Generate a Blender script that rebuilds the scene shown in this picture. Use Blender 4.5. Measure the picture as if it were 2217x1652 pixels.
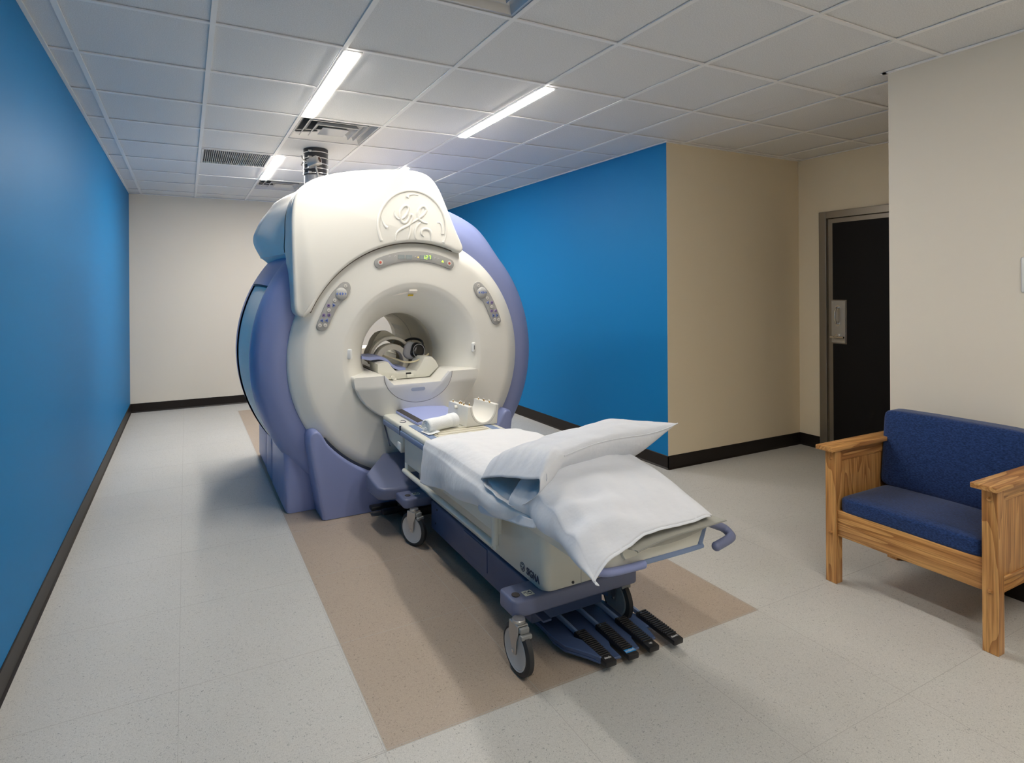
import bpy, bmesh, math, random
from mathutils import Vector, Matrix, noise
from math import sin, cos, pi, sqrt, atan2, radians
random.seed(7)
D = bpy.data
COL = bpy.context.scene.collection
SC = bpy.context.scene
for o in list(D.objects):
    D.objects.remove(o)

# ------------------------------------------------------------------ camera
H = 2.7245                       # ceiling height
cam_d = D.cameras.new('camera'); cam = D.objects.new('camera', cam_d); COL.objects.link(cam)
SC.camera = cam
yaw, roll = 0.44669, -0.00627
fwd = Vector((sin(yaw), cos(yaw), 0)); right = Vector((cos(yaw), -sin(yaw), 0)); up = Vector((0, 0, 1))
r2 = right * cos(roll) + up * sin(roll); u2 = -right * sin(roll) + up * cos(roll)
M = Matrix((r2, u2, -fwd)).transposed().to_4x4(); M.translation = Vector((0.49127, -2.75983, 1.51166))
cam.matrix_world = M
cam_d.sensor_fit = 'HORIZONTAL'; cam_d.sensor_width = 36.0
cam_d.lens = 36.0 * 1209.494 / 2217.0
cam_d.shift_x = (1108.5 - 981.09) / 2217.0
cam_d.shift_y = -(826.0 - 626.28) / 2217.0
cam_d.clip_start = 0.02; cam_d.clip_end = 60

# ------------------------------------------------------------------ world / view
w = D.worlds.new('world'); SC.world = w; w.use_nodes = True
w.node_tree.nodes['Background'].inputs[0].default_value = (0.05, 0.05, 0.05, 1)
w.node_tree.nodes['Background'].inputs[1].default_value = 0.3
SC.view_settings.view_transform = 'Standard'
SC.view_settings.look = 'None'
SC.view_settings.exposure = 0.74
SC.view_settings.gamma = 1.0
SC.view_settings.use_curve_mapping = False
SC.cycles.use_denoising = True
SC.cycles.caustics_reflective = False; SC.cycles.caustics_refractive = False
SC.cycles.max_bounces = 10
SC.cycles.diffuse_bounces = 7
SC.cycles.sample_clamp_indirect = 6.0
LAMP = 63.0                      # emission strength of the linear lamps

# ------------------------------------------------------------------ materials
def mat(name, col, rough=0.5, metal=0.0, spec=0.5, coat=0.0, emit=None, es=0.0):
    m = D.materials.new(name); m.use_nodes = True
    b = m.node_tree.nodes['Principled BSDF']
    b.inputs['Base Color'].default_value = (*col, 1)
    b.inputs['Roughness'].default_value = rough
    b.inputs['Metallic'].default_value = metal
    b.inputs['Specular IOR Level'].default_value = spec
    b.inputs['Coat Weight'].default_value = coat
    if emit:
        b.inputs['Emission Color'].default_value = (*emit, 1)
        b.inputs['Emission Strength'].default_value = es
    return m

def nd(m, t, **kw):
    n = m.node_tree.nodes.new(t)
    for k, v in kw.items(): setattr(n, k, v)
    return n

def lk(m, a, b): m.node_tree.links.new(a, b)

def bump(m, scale, strength, dist=0.002, detail=3, noise_type='ShaderNodeTexNoise', stretch=None):
    b = m.node_tree.nodes['Principled BSDF']
    tc = nd(m, 'ShaderNodeTexCoord'); n = nd(m, noise_type)
    n.inputs['Scale'].default_value = scale
    if 'Detail' in n.inputs: n.inputs['Detail'].default_value = detail
    src = tc.outputs['Object']
    if stretch:
        mp = nd(m, 'ShaderNodeMapping'); mp.inputs['Scale'].default_value = stretch
        lk(m, src, mp.inputs[0]); src = mp.outputs[0]
    lk(m, src, n.inputs['Vector'])
    bp = nd(m, 'ShaderNodeBump'); bp.inputs['Strength'].default_value = strength; bp.inputs['Distance'].default_value = dist
    lk(m, n.outputs[0], bp.inputs['Height']); lk(m, bp.outputs[0], b.inputs['Normal'])
    return m

def wall_mat(name, col, rough=0.55):
    m = mat(name, col, rough, spec=0.2)
    return bump(m, 140, 0.10, 0.001)

M_BLUE = wall_mat('blue_wall_paint', (0.008, 0.160, 0.385), 0.5)
M_BLUE.node_tree.nodes['Principled BSDF'].inputs['Specular IOR Level'].default_value = 0.1
M_BEIGE = wall_mat('beige_wall_paint', (0.80, 0.70, 0.525), 0.5)
M_GREIGE = wall_mat('greige_wall_paint', (0.70, 0.645, 0.55), 0.5)
M_BASE = mat('rubber_baseboard', (0.012, 0.008, 0.006), 0.45, spec=0.3)
M_TBAR = mat('ceiling_grid_paint', (0.90, 0.89, 0.87), 0.45)
M_CREAM = bump(mat('cream_shell', (0.78, 0.765, 0.705), 0.38, spec=0.4), 900, 0.04, 0.0005)
M_CREAM2 = mat('cream_plastic_table', (0.70, 0.69, 0.61), 0.35)
M_PALE = mat('pale_grey_shell', (0.90, 0.84, 0.76), 0.5, spec=0.3)
M_LAV = bump(mat('lavender_shell', (0.225, 0.265, 0.48), 0.36, spec=0.5), 700, 0.05, 0.0006)
M_LAV2 = bump(mat('slate_blue_plastic', (0.135, 0.155, 0.255), 0.40), 600, 0.06, 0.0006)
M_NAVY = mat('navy_gap', (0.010, 0.018, 0.040), 0.6)
M_TBLUE = mat('table_blue_metal', (0.052, 0.082, 0.175), 0.38)
M_TRIMB = mat('blue_grey_trim', (0.17, 0.235, 0.38), 0.42)
M_BLACK = mat('black_plastic', (0.012, 0.012, 0.014), 0.38)
M_RUB = mat('black_rubber', (0.018, 0.019, 0.022), 0.55)
M_STEEL = bump(mat('satin_steel', (0.52, 0.51, 0.49), 0.33, metal=0.85), 60, 0.08, 0.001)
M_DKST = bump(mat('door_steel', (0.30, 0.265, 0.22), 0.36, metal=0.85), 25, 0.12, 0.002)
M_CHROME = mat('bright_steel', (0.72, 0.70, 0.67), 0.2, metal=1.0)
M_ALU = bump(mat('cast_grey_metal', (0.56, 0.555, 0.54), 0.42, metal=0.3), 30, 0.1, 0.001)
M_DOOR = bump(mat('black_door_panel', (0.006, 0.005, 0.005), 0.6, spec=0.2), 200, 0.05, 0.001)
M_GREY = mat('grey_keypad', (0.36, 0.355, 0.34), 0.45)
M_BTNW = mat('ivory_button', (0.62, 0.60, 0.55), 0.4)
M_BTNB = mat('blue_button', (0.13, 0.20, 0.52), 0.4)
M_BTNP = mat('purple_button', (0.24, 0.17, 0.36), 0.4)
M_RED = mat('red_symbol', (0.55, 0.10, 0.07), 0.4)
M_LCD = mat('display_window', (0.30, 0.34, 0.34), 0.25)
M_GREEN = mat('green_digits', (0.3, 0.8, 0.05), 0.5, emit=(0.45, 1.0, 0.06), es=1.6)
M_AMBER = mat('amber_led', (0.9, 0.4, 0.05), 0.5, emit=(1.0, 0.5, 0.08), es=1.5)
M_YEL = mat('yellow_sticker', (0.72, 0.52, 0.03), 0.5)
M_WHITE = mat('white_plastic', (0.80, 0.80, 0.78), 0.35)
M_GLOW = mat('lamp_diffuser', (0.9, 0.9, 0.9), 0.5, emit=(1.0, 0.94, 0.86), es=LAMP)
M_GLOWFILL = mat('fill_lamp_diffuser', (0.9, 0.9, 0.9), 0.5, emit=(1.0, 0.94, 0.86), es=LAMP * 1.05)  # for the added fill lamps behind the camera, slightly stronger than LAMP
M_GLOWR = mat('lamp_diffuser_bright', (0.9, 0.9, 0.9), 0.5, emit=(1.0, 0.94, 0.86), es=LAMP * 1.95)
M_FIX = mat('white_metal_fixture', (0.68, 0.68, 0.67), 0.35)
M_DIFF = mat('diffuser_metal', (0.62, 0.63, 0.64), 0.22, metal=0.35)
M_DARK = mat('dark_duct', (0.05, 0.055, 0.06), 0.6)
M_PAD = mat('periwinkle_pad', (0.33, 0.38, 0.66), 0.55)
M_VEL = mat('dark_hook_strip', (0.05, 0.045, 0.045), 0.9)
M_GOLD = mat('brass_pin', (0.55, 0.33, 0.10), 0.3, metal=0.9)
M_STICK = mat('label_paper', (0.60, 0.60, 0.50), 0.5)
M_INK = mat('dark_ink', (0.02, 0.03, 0.07), 0.5)
M_WINK = mat('white_ink', (0.75, 0.75, 0.75), 0.5)
M_SKY = mat('cyan_label', (0.02, 0.25, 0.60), 0.5)
M_COIL = mat('warm_grey_coil_shell', (0.66, 0.62, 0.53), 0.42)
M_TUBE = mat('yellowed_tube', (0.66, 0.58, 0.38), 0.4)

def cloth(name, col, sc=900):
    m = mat(name, col, 0.85, spec=0.2)
    b = m.node_tree.nodes['Principled BSDF']
    b.inputs['Sheen Weight'].default_value = 0.15
    return bump(m, 8, 0.40, 0.020, detail=4, stretch=(1.0, 1.9, .8))
M_SHEET = cloth('white_cotton', (0.74, 0.745, 0.76))
M_CASE = cloth('white_pillowcase', (0.66, 0.68, 0.72))
M_TOWEL = bump(mat('terry_towel', (0.80, 0.82, 0.82), 0.95, spec=0.1), 260, 0.5, 0.004)
M_MAT = bump(mat('grey_vinyl_pad', (0.36, 0.355, 0.31), 0.6), 30, 0.35, 0.008, detail=5)
M_FOAM = bump(mat('grey_mesh_cushion', (0.42, 0.42, 0.44), 0.9), 300, 0.4, 0.003)

# speckled sheet flooring
def floor_mat(name, base, dark, light, dens=1.0):
    m = mat(name, base, 0.42, spec=0.35)
    b = m.node_tree.nodes['Principled BSDF']
    tc = nd(m, 'ShaderNodeTexCoord')
    n1 = nd(m, 'ShaderNodeTexNoise'); n1.inputs['Scale'].default_value = 260; n1.inputs['Detail'].default_value = 3
    n2 = nd(m, 'ShaderNodeTexNoise'); n2.inputs['Scale'].default_value = 150; n2.inputs['Detail'].default_value = 4; n2.inputs['Distortion'].default_value = 1.5
    n3 = nd(m, 'ShaderNodeTexVoronoi'); n3.inputs['Scale'].default_value = 50
    n4 = nd(m, 'ShaderNodeTexNoise'); n4.inputs['Scale'].default_value = 1.3; n4.inputs['Detail'].default_value = 4
    for n in (n1, n2, n3, n4): lk(m, tc.outputs['Object'], n.inputs['Vector'])
    def ramp(src, p0, p1, c0, c1):
        r = nd(m, 'ShaderNodeValToRGB'); r.color_ramp.elements[0].position = p0; r.color_ramp.elements[1].position = p1
        r.color_ramp.elements[0].color = (*c0, 1); r.color_ramp.elements[1].color = (*c1, 1); lk(m, src, r.inputs[0]); return r
    def mix(fac, a, bcol, mode='MIX'):
        x = nd(m, 'ShaderNodeMix', data_type='RGBA', blend_type=mode)
        if isinstance(fac, (int, float)): x.inputs[0].default_value = fac
        else: lk(m, fac, x.inputs[0])
        for s, v in ((6, a), (7, bcol)):
            if isinstance(v, tuple): x.inputs[s].default_value = (*v, 1)
            else: lk(m, v, x.inputs[s])
        return x.outputs[2]
    c = mix(ramp(n1.outputs[0], 0.40, 0.62, (0, 0, 0), (1, 1, 1)).outputs[0], tuple(v * 0.93 for v in base), tuple(v * 1.07 for v in base))
    c = mix(ramp(n2.outputs[0], 0.335, 0.40, (1, 1, 1), (0, 0, 0)).outputs[0], c, dark)
    c = mix(ramp(n3.outputs['Distance'], 0.055, 0.085, (1, 1, 1), (0, 0, 0)).outputs[0], c, light)
    c = mix(1.0, c, ramp(n4.outputs[0], 0.3, 0.75, (0.95, 0.95, 0.94), (1.03, 1.03, 1.03)).outputs[0], 'MULTIPLY')
    lk(m, c, b.inputs['Base Color'])
    bp = nd(m, 'ShaderNodeBump'); bp.inputs['Strength'].default_value = 0.08; bp.inputs['Distance'].default_value = 0.001
    lk(m, n1.outputs[0], bp.inputs['Height']); lk(m, bp.outputs[0], b.inputs['Normal'])
    return m
M_FLOORG = floor_mat('grey_speckled_vinyl', (0.53, 0.52, 0.49), (0.28, 0.28, 0.27), (0.62, 0.61, 0.58))
M_FLOORT = floor_mat('tan_speckled_vinyl', (0.40, 0.325, 0.26), (0.21, 0.17, 0.14), (0.50, 0.44, 0.37))
M_SEAM = mat('floor_seam', (0.40, 0.385, 0.36), 0.6)

# acoustic ceiling tile
M_TILE = mat('acoustic_tile', (0.60, 0.60, 0.595), 0.8, spec=0.2)
def tile_nodes(m):
    b = m.node_tree.nodes['Principled BSDF']
    tc = nd(m, 'ShaderNodeTexCoord'); n = nd(m, 'ShaderNodeTexNoise'); n.inputs['Scale'].default_value = 190; n.inputs['Detail'].default_value = 3
    lk(m, tc.outputs['Object'], n.inputs['Vector'])
    r = nd(m, 'ShaderNodeValToRGB'); r.color_ramp.elements[0].position = .35; r.color_ramp.elements[1].position = .65
    r.color_ramp.elements[0].color = (.71, .705, .695, 1); r.color_ramp.elements[1].color = (.84, .835, .825, 1)
    lk(m, n.outputs[0], r.inputs[0]); lk(m, r.outputs[0], b.inputs['Base Color'])
    bp = nd(m, 'ShaderNodeBump'); bp.inputs['Strength'].default_value = .12; bp.inputs['Distance'].default_value = .001
    lk(m, n.outputs[0], bp.inputs['Height']); lk(m, bp.outputs[0], b.inputs['Normal'])
tile_nodes(M_TILE)

def wood(name, axis):
    m = mat(name, (0.45, 0.24, 0.09), 0.38, spec=0.45, coat=0.15)
    b = m.node_tree.nodes['Principled BSDF']
    tc = nd(m, 'ShaderNodeTexCoord'); mp = nd(m, 'ShaderNodeMapping')
    sc = [9.0, 9.0, 9.0]; sc[axis] = 0.9
    mp.inputs['Scale'].default_value = sc
    mp.inputs['Location'].default_value = (3.1, 1.7, 5.3)
    lk(m, tc.outputs['Object'], mp.inputs[0])
    n = nd(m, 'ShaderNodeTexNoise'); n.inputs['Scale'].default_value = 1.1; n.inputs['Detail'].default_value = 2
    lk(m, mp.outputs[0], n.inputs['Vector'])
    mu = nd(m, 'ShaderNodeMath', operation='MULTIPLY'); mu.inputs[1].default_value = 9.0; lk(m, n.outputs[0], mu.inputs[0])
    fr = nd(m, 'ShaderNodeMath', operation='FRACT'); lk(m, mu.outputs[0], fr.inputs[0])
    mp2 = nd(m, 'ShaderNodeMapping'); s2 = [160.0] * 3; s2[axis] = 5.0; mp2.inputs['Scale'].default_value = s2
    lk(m, tc.outputs['Object'], mp2.inputs[0])
    n2 = nd(m, 'ShaderNodeTexNoise'); n2.inputs['Scale'].default_value = 1.0; n2.inputs['Detail'].default_value = 4
    lk(m, mp2.outputs[0], n2.inputs['Vector'])
    r = nd(m, 'ShaderNodeValToRGB'); e = r.color_ramp.elements
    e[0].position = 0.0; e[0].color = (0.35, 0.15, 0.045, 1); e[1].position = 0.55; e[1].color = (0.56, 0.285, 0.095, 1)
    x = e.new(0.22); x.color = (0.43, 0.20, 0.06, 1); x = e.new(0.95); x.color = (0.61, 0.33, 0.115, 1)
    lk(m, fr.outputs[0], r.inputs[0])
    r2_ = nd(m, 'ShaderNodeValToRGB'); r2_.color_ramp.elements[0].position = .33; r2_.color_ramp.elements[1].position = .6
    r2_.color_ramp.elements[0].color = (.62, .58, .5, 1); r2_.color_ramp.elements[1].color = (1.05, 1.05, 1.05, 1)
    lk(m, n2.outputs[0], r2_.inputs[0])
    mx = nd(m, 'ShaderNodeMix', data_type='RGBA', blend_type='MULTIPLY'); mx.inputs[0].default_value = 1
    lk(m, r.outputs[0], mx.inputs[6]); lk(m, r2_.outputs[0], mx.inputs[7]); lk(m, mx.outputs[2], b.inputs['Base Color'])
    return m
OAK = [wood('oak_grain_x', 0), wood('oak_grain_y', 1), wood('oak_grain_z', 2)]

def fabric():
    m = mat('navy_woven_fabric', (0.018, 0.040, 0.130), 0.9, spec=0.15)
    b = m.node_tree.nodes['Principled BSDF']; b.inputs['Sheen Weight'].default_value = 0.2
    tc = nd(m, 'ShaderNodeTexCoord')
    outs = []
    for ax_, sc in (('Z', 62), ('Y', 62), ('X', 62)):
        n = nd(m, 'ShaderNodeTexWave', wave_type='BANDS', bands_direction=ax_); n.inputs['Scale'].default_value = sc; n.inputs['Distortion'].default_value = 1.2; n.inputs['Detail'].default_value = 2; n.inputs['Detail Scale'].default_value = 3
        lk(m, tc.outputs['Object'], n.inputs['Vector']); outs.append(n.outputs['Fac'])
    fn = nd(m, 'ShaderNodeTexNoise'); fn.inputs['Scale'].default_value = 300; fn.inputs['Detail'].default_value = 2
    mp = nd(m, 'ShaderNodeMapping'); mp.inputs['Scale'].default_value = (1, .35, 1); lk(m, tc.outputs['Object'], mp.inputs[0]); lk(m, mp.outputs[0], fn.inputs['Vector'])
    a = nd(m, 'ShaderNodeMath', operation='ADD'); lk(m, outs[0], a.inputs[0]); lk(m, outs[1], a.inputs[1])
    a1 = nd(m, 'ShaderNodeMath', operation='ADD'); lk(m, a.outputs[0], a1.inputs[0]); lk(m, outs[2], a1.inputs[1])
    a1b = nd(m, 'ShaderNodeMath', operation='MULTIPLY'); a1b.inputs[1].default_value = .10; lk(m, a1.outputs[0], a1b.inputs[0])
    f2 = nd(m, 'ShaderNodeMath', operation='MULTIPLY'); f2.inputs[1].default_value = 2.70; lk(m, fn.outputs[0], f2.inputs[0])
    a2 = nd(m, 'ShaderNodeMath', operation='ADD'); lk(m, a1b.outputs[0], a2.inputs[0]); lk(m, f2.outputs[0], a2.inputs[1])
    r = nd(m, 'ShaderNodeValToRGB'); r.color_ramp.elements[0].position = .36; r.color_ramp.elements[1].position = .64
    d3 = nd(m, 'ShaderNodeMath', operation='MULTIPLY'); d3.inputs[1].default_value = 1 / 3; lk(m, a2.outputs[0], d3.inputs[0])
    r.color_ramp.elements[0].color = (.007, .020, .072, 1); r.color_ramp.elements[1].color = (.019, .050, .165, 1)
    lk(m, d3.outputs[0], r.inputs[0]); lk(m, r.outputs[0], b.inputs['Base Color'])
    bp = nd(m, 'ShaderNodeBump'); bp.inputs['Strength'].default_value = .5; bp.inputs['Distance'].default_value = .002
    lk(m, d3.outputs[0], bp.inputs['Height']); lk(m, bp.outputs[0], b.inputs['Normal'])
    return m
M_NAVYF = fabric()

# ------------------------------------------------------------------ helpers
def thing(name, loc, label, cat, group=None):
    o = D.objects.new(name, None); COL.objects.link(o); o.location = loc; o.empty_display_size = 0.1
    o['label'] = label; o['category'] = cat
    if group: o['group'] = group
    return o

def tag(o, label, cat, group=None):
    o['label'] = label; o['category'] = cat
    if group: o['group'] = group
    return o

def obj(name, bm, m, parent=None, smooth=True, angle=40, mats=None, label=None):
    """link bm as ONE mesh object; the geometry is given in world coordinates"""
    bmesh.ops.recalc_face_normals(bm, faces=bm.faces)
    if smooth:
        for f in bm.faces: f.smooth = True
        lim = radians(angle)
        for e in bm.edges:
            if len(e.link_faces) == 2 and e.calc_face_angle(0) > lim: e.smooth = False
    me = D.meshes.new(name); bm.to_mesh(me); bm.free()
    me.materials.append(m)
    if mats:
        for x in mats: me.materials.append(x)
    o = D.objects.new(name, me); COL.objects.link(o)
    if parent is not None:
        o.parent = parent
        off = Vector((0, 0, 0)); p = parent
        while p is not None: off += p.location; p = p.parent
        me.transform(Matrix.Translation(-off))
    else:
        # put the origin at the base of the mesh
        vs = [v.co for v in me.vertices]
        if vs:
            c = Vector((sum(v.x for v in vs) / len(vs), sum(v.y for v in vs) / len(vs), min(v.z for v in vs)))
            me.transform(Matrix.Translation(-c)); o.location = c
    if label: o['label'] = label
    return o

def struct(name, bm, m, **k):
    o = obj(name, bm, m, **k); o['kind'] = 'structure'; return o

def box(bm, x0, x1, y0, y1, z0, z1, bev=0, seg=3, mi=0):
    r = bmesh.ops.create_cube(bm, size=1)
    for v in r['verts']:
        v.co = Vector(((x0 + x1) / 2 + v.co.x * (x1 - x0), (y0 + y1) / 2 + v.co.y * (y1 - y0), (z0 + z1) / 2 + v.co.z * (z1 - z0)))
    fs = set(f for v in r['verts'] for f in v.link_faces)
    if bev:
        es = list(set(e for v in r['verts'] for e in v.link_edges))
        rr = bmesh.ops.bevel(bm, geom=es, offset=bev, segments=seg, profile=0.5, affect='EDGES')
        fs = set(rr['faces']) | set(f for f in fs if f.is_valid)
    for f in fs:
        if f.is_valid: f.material_index = mi
    return bm

def B(*a, **k):
    bm = bmesh.new(); box(bm, *a, **k); return bm

def prism(bm, pts, axis, a0, a1, bev=0, seg=3, mi=0):
    """pts: 2D outline in the two remaining axes (x,y,z order); extruded along axis"""
    def P(p, a):
        if axis == 0: return (a, p[0], p[1])
        if axis == 1: return (p[0], a, p[1])
        return (p[0], p[1], a)
    va = [bm.verts.new(P(p, a0)) for p in pts]; vb = [bm.verts.new(P(p, a1)) for p in pts]
    n = len(pts)
    fa = bm.faces.new(va); fb = bm.faces.new(vb[::-1]); fs = [fa, fb]
    for i in range(n): fs.append(bm.faces.new((va[i], va[(i + 1) % n], vb[(i + 1) % n], vb[i])))
    for f in fs: f.material_index = mi
    if bev:
        bmesh.ops.recalc_face_normals(bm, faces=fs)
        es = list(set(list(fa.edges) + list(fb.edges)))
        bmesh.ops.bevel(bm, geom=es, offset=bev, segments=seg, profile=0.5, affect='EDGES')
    return bm

def PR(*a, **k):
    bm = bmesh.new(); prism(bm, *a, **k); return bm

def smooth_path(pts, n=6, closed=False):
    P = [Vector(p) for p in pts]; out = []; N = len(P)
    rng = range(N) if closed else range(N - 1)
    for i in rng:
        p0 = P[(i - 1) % N] if closed or i > 0 else P[0]; p1 = P[i]; p2 = P[(i + 1) % N]
        p3 = P[(i + 2) % N] if closed or i + 2 < N else P[-1]
        for k in range(n):
            t = k / n
            out.append(0.5 * ((2 * p1) + (-p0 + p2) * t + (2 * p0 - 5 * p1 + 4 * p2 - p3) * t * t + (-p0 + 3 * p1 - 3 * p2 + p3) * t ** 3))
    if not closed: out.append(P[-1])
    return out

def tube(bm, pts, r, seg=10, closed=False, cap=True, sx=1.0, sz=1.0, taper=None):
    P = [Vector(p) for p in pts]; n = len(P); rings = []
    T0 = (P[1] - P[0]).normalized()
    ref = Vector((0, 0, 1)) if abs(T0.z) < 0.9 else Vector((1, 0, 0))
    N = (ref - T0 * ref.dot(T0)).normalized()
    for i in range(n):
        if closed: T = (P[(i + 1) % n] - P[i - 1]).normalized()
        else: T = (P[min(i + 1, n - 1)] - P[max(i - 1, 0)]).normalized()
        N = (N - T * N.dot(T)).normalized(); Bn = T.cross(N)
        rr = r if taper is None else r * taper(i / max(1, n - 1))
        rings.append([bm.verts.new(P[i] + N * cos(2 * pi * k / seg) * rr * sz + Bn * sin(2 * pi * k / seg) * rr * sx) for k in range(seg)])
    for i in range(n if closed else n - 1):
        a, b = rings[i], rings[(i + 1) % n]
        for k in range(seg): bm.faces.new((a[k], a[(k + 1) % seg], b[(k + 1) % seg], b[k]))
    if cap and not closed:
        bm.faces.new(rings[0][::-1]); bm.faces.new(rings[-1])
    return bm

def T(*a, **k):
    bm = bmesh.new(); tube(bm, *a, **k); return bm

def lathe(bm, prof, c, axis='z', seg=32, a0=0, a1=2 * pi):
    """prof: (radius, height) pairs around point c along axis"""
    full = abs(a1 - a0 - 2 * pi) < 1e-6; rings = []
    cnt = seg if full else seg + 1
    for (r, h) in prof:
        ring = []
        for k in range(cnt):
            t = a0 + (a1 - a0) * k / seg
            if axis == 'z': p = (c[0] + r * cos(t), c[1] + r * sin(t), c[2] + h)
            elif axis == 'x': p = (c[0] + h, c[1] + r * cos(t), c[2] + r * sin(t))
            else: p = (c[0] + r * cos(t), c[1] + h, c[2] + r * sin(t))
            ring.append(bm.verts.new(p))
        rings.append(ring)
    for i in range(len(rings) - 1):
        a, b = rings[i], rings[i + 1]
        for k in range(cnt if full else cnt - 1): bm.faces.new((a[k], a[(k + 1) % cnt], b[(k + 1) % cnt], b[k]))
    return bm

def LT(*a, **k):
    bm = bmesh.new(); lathe(bm, *a, **k); bmesh.ops.remove_doubles(bm, verts=bm.verts, dist=1e-5); return bm

def cyl(bm, c, r, h, axis='z', seg=24, bev=0.0):
    b = min(bev, r * .5, h * .4)
    prof = [(1e-6, 0), (r - b, 0), (r, b), (r, h - b), (r - b, h), (1e-6, h)] if b else [(1e-6, 0), (r, 0), (r, h), (1e-6, h)]
    b2 = bmesh.new(); lathe(b2, prof, c, axis, seg); bmesh.ops.remove_doubles(b2, verts=b2.verts, dist=2e-6)
    me = D.meshes.new('tmp'); b2.to_mesh(me); b2.free(); bm.from_mesh(me); D.meshes.remove(me)
    return bm

def CY(*a, **k):
    bm = bmesh.new(); cyl(bm, *a, **k); return bm

def loft(bm, rings, closed=True, cap=True):
    R = [[bm.verts.new(p) for p in ring] for ring in rings]; n = len(R[0])
    for i in range(len(R) - 1):
        for k in range(n if closed else n - 1):
            bm.faces.new((R[i][k], R[i][(k + 1) % n], R[i + 1][(k + 1) % n], R[i + 1][k]))
    if cap and closed:
        bm.faces.new(R[0][::-1]); bm.faces.new(R[-1])
    return bm

def grid_surf(bm, fn, nu, nv, mi=0):
    V = [[bm.verts.new(fn(i / nu, j / nv)) for j in range(nv + 1)] for i in range(nu + 1)]
    for i in range(nu):
        for j in range(nv):
            f = bm.faces.new((V[i][j], V[i + 1][j], V[i + 1][j + 1], V[i][j + 1])); f.material_index = mi
    return V

def text_bm(s, size, mtx, depth=0.0006, shear=0, bold=0.0, sx=1.0):
    cu = D.curves.new('txt', 'FONT'); cu.body = s; cu.size = size; cu.extrude = depth; cu.align_x = 'CENTER'; cu.align_y = 'CENTER'
    cu.shear = shear; cu.offset = bold
    to = D.objects.new('txt', cu); COL.objects.link(to)
    dg = bpy.context.evaluated_depsgraph_get()
    me = D.meshes.new_from_object(to.evaluated_get(dg))
    me.transform(Matrix.Diagonal((sx, 1, 1, 1))); me.transform(mtx)
    bm = bmesh.new(); bm.from_mesh(me)
    D.objects.remove(to); D.curves.remove(cu); D.meshes.remove(me)
    return bm

def frame(origin, xa, ya):
    xa = Vector(xa).normalized(); ya = Vector(ya).normalized(); za = xa.cross(ya)
    m = Matrix((xa, ya, za)).transposed().to_4x4(); m.translation = Vector(origin); return m

def copy_tree(o, parent=None):
    c = o.copy(); COL.objects.link(c)
    if parent is not None: c.parent = parent
    for ch in [x for x in D.objects if x.parent == o]:
        copy_tree(ch, c)
    return c

def solidify(o, t, off=-1):
    md = o.modifiers.new('thick', 'SOLIDIFY'); md.thickness = t; md.offset = off; return o

def subsurf(o, n=1):
    md = o.modifiers.new('sub', 'SUBSURF'); md.levels = n; md.render_levels = n; return o

def lerp_(a, b, t): return a + (b - a) * t

def nz(x, y, z=0.0): return noise.noise(Vector((x, y, z)))

# ================================================================== ROOM
XL, XR, XV = -0.1375, 4.106, 5.836      # left wall, right wall, vestibule wall
YB, YF, YS, YN = 5.229, 0.6635, -0.964, -4.4  # back wall, recess far wall, recess near corner, wall behind camera
TW = 0.15
# floor: tan field inside a grey field
bm = bmesh.new()
TX0, TX1, TY0, TY1 = 1.077, 2.905, -1.013, 4.75
def quad(bm, x0, x1, y0, y1, z, mi=0, flip=False):
    v = [bm.verts.new(p) for p in ((x0, y0, z), (x1, y0, z), (x1, y1, z), (x0, y1, z))]
    f = bm.faces.new(v[::-1] if flip else v); f.material_index = mi; return f
xs = [XL, TX0, TX1, XR]; ys = [YN, TY0, TY1, YB]
for i in range(3):
    for j in range(3):
        quad(bm, xs[i], xs[i + 1], ys[j], ys[j + 1], 0, 1 if (i == 1 and j == 1) else 0)
quad(bm, XR, XV, YS, YF, 0, 0)
r = bmesh.ops.extrude_face_region(bm, geom=bm.faces[:])
for v in r['geom']:
    if isinstance(v, bmesh.types.BMVert): v.co.z -= 0.08
# seams: hairlines lying on the sheet
sm = bmesh.new()
def seam(x0, x1, y0, y1): box(bm, x0, x1, y0, y1, -0.0005, 0.00025, mi=2)
for k in range(-1, 8):
    x = 0.46 + 0.6096 * k
    if XL < x < XR: seam(x - .0009, x + .0009, YN, YB)
for k in range(-7, 9):
    y = 0.2135 + 0.6096 * k
    if YN < y < YB: seam(XL, XR, y - .0008, y + .0008)
sm.free()
seam(XL + .0, TX1, TY0 - .0012, TY0 + .0012); seam(TX0 - .0014, TX0 + .0014, TY0, TY1); seam(TX1 - .001, TX1 + .001, TY0, TY1)
struct('floor', bm, M_FLOORG, mats=[M_FLOORT, M_SEAM], smooth=False)

# walls
struct('wall_left', B(XL - TW, XL, YN, YB, 0, H + .3), M_BLUE, smooth=False)
struct('wall_back', B(XL - TW, XR + TW, YB, YB + TW, 0, H + .3), M_GREIGE, smooth=False)
struct('wall_right', B(XR, XR + TW, YF + .0015, YB, 0, H + .3), M_BLUE, smooth=False)
struct('wall_recess', B(XR + .0015, XV + TW, YF, YF + TW, 0, H + .3), M_BEIGE, smooth=False)
struct('wall_near_right', B(XR, XR + TW, YN, YS, 0, H + .3), M_GREIGE, smooth=False)
struct('wall_recess_near', B(XR + TW, XV + TW, YS - TW, YS, 0, H + .3), M_BEIGE, smooth=False)
struct('wall_behind', B(XL - TW, XR + TW, YN - TW, YN, 0, H + .3), M_GREIGE, smooth=False)
# door wall with the opening
DY0, DY1, DZ = -0.75, 0.40, 2.14
bm = bmesh.new()
box(bm, XV, XV + TW, DY1, YF, 0, H + .3); box(bm, XV, XV + TW, YS, DY0, 0, H + .3); box(bm, XV, XV + TW, DY0, DY1, DZ, H + .3)
struct('wall_door_side', bm, M_BEIGE, smooth=False)

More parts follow.
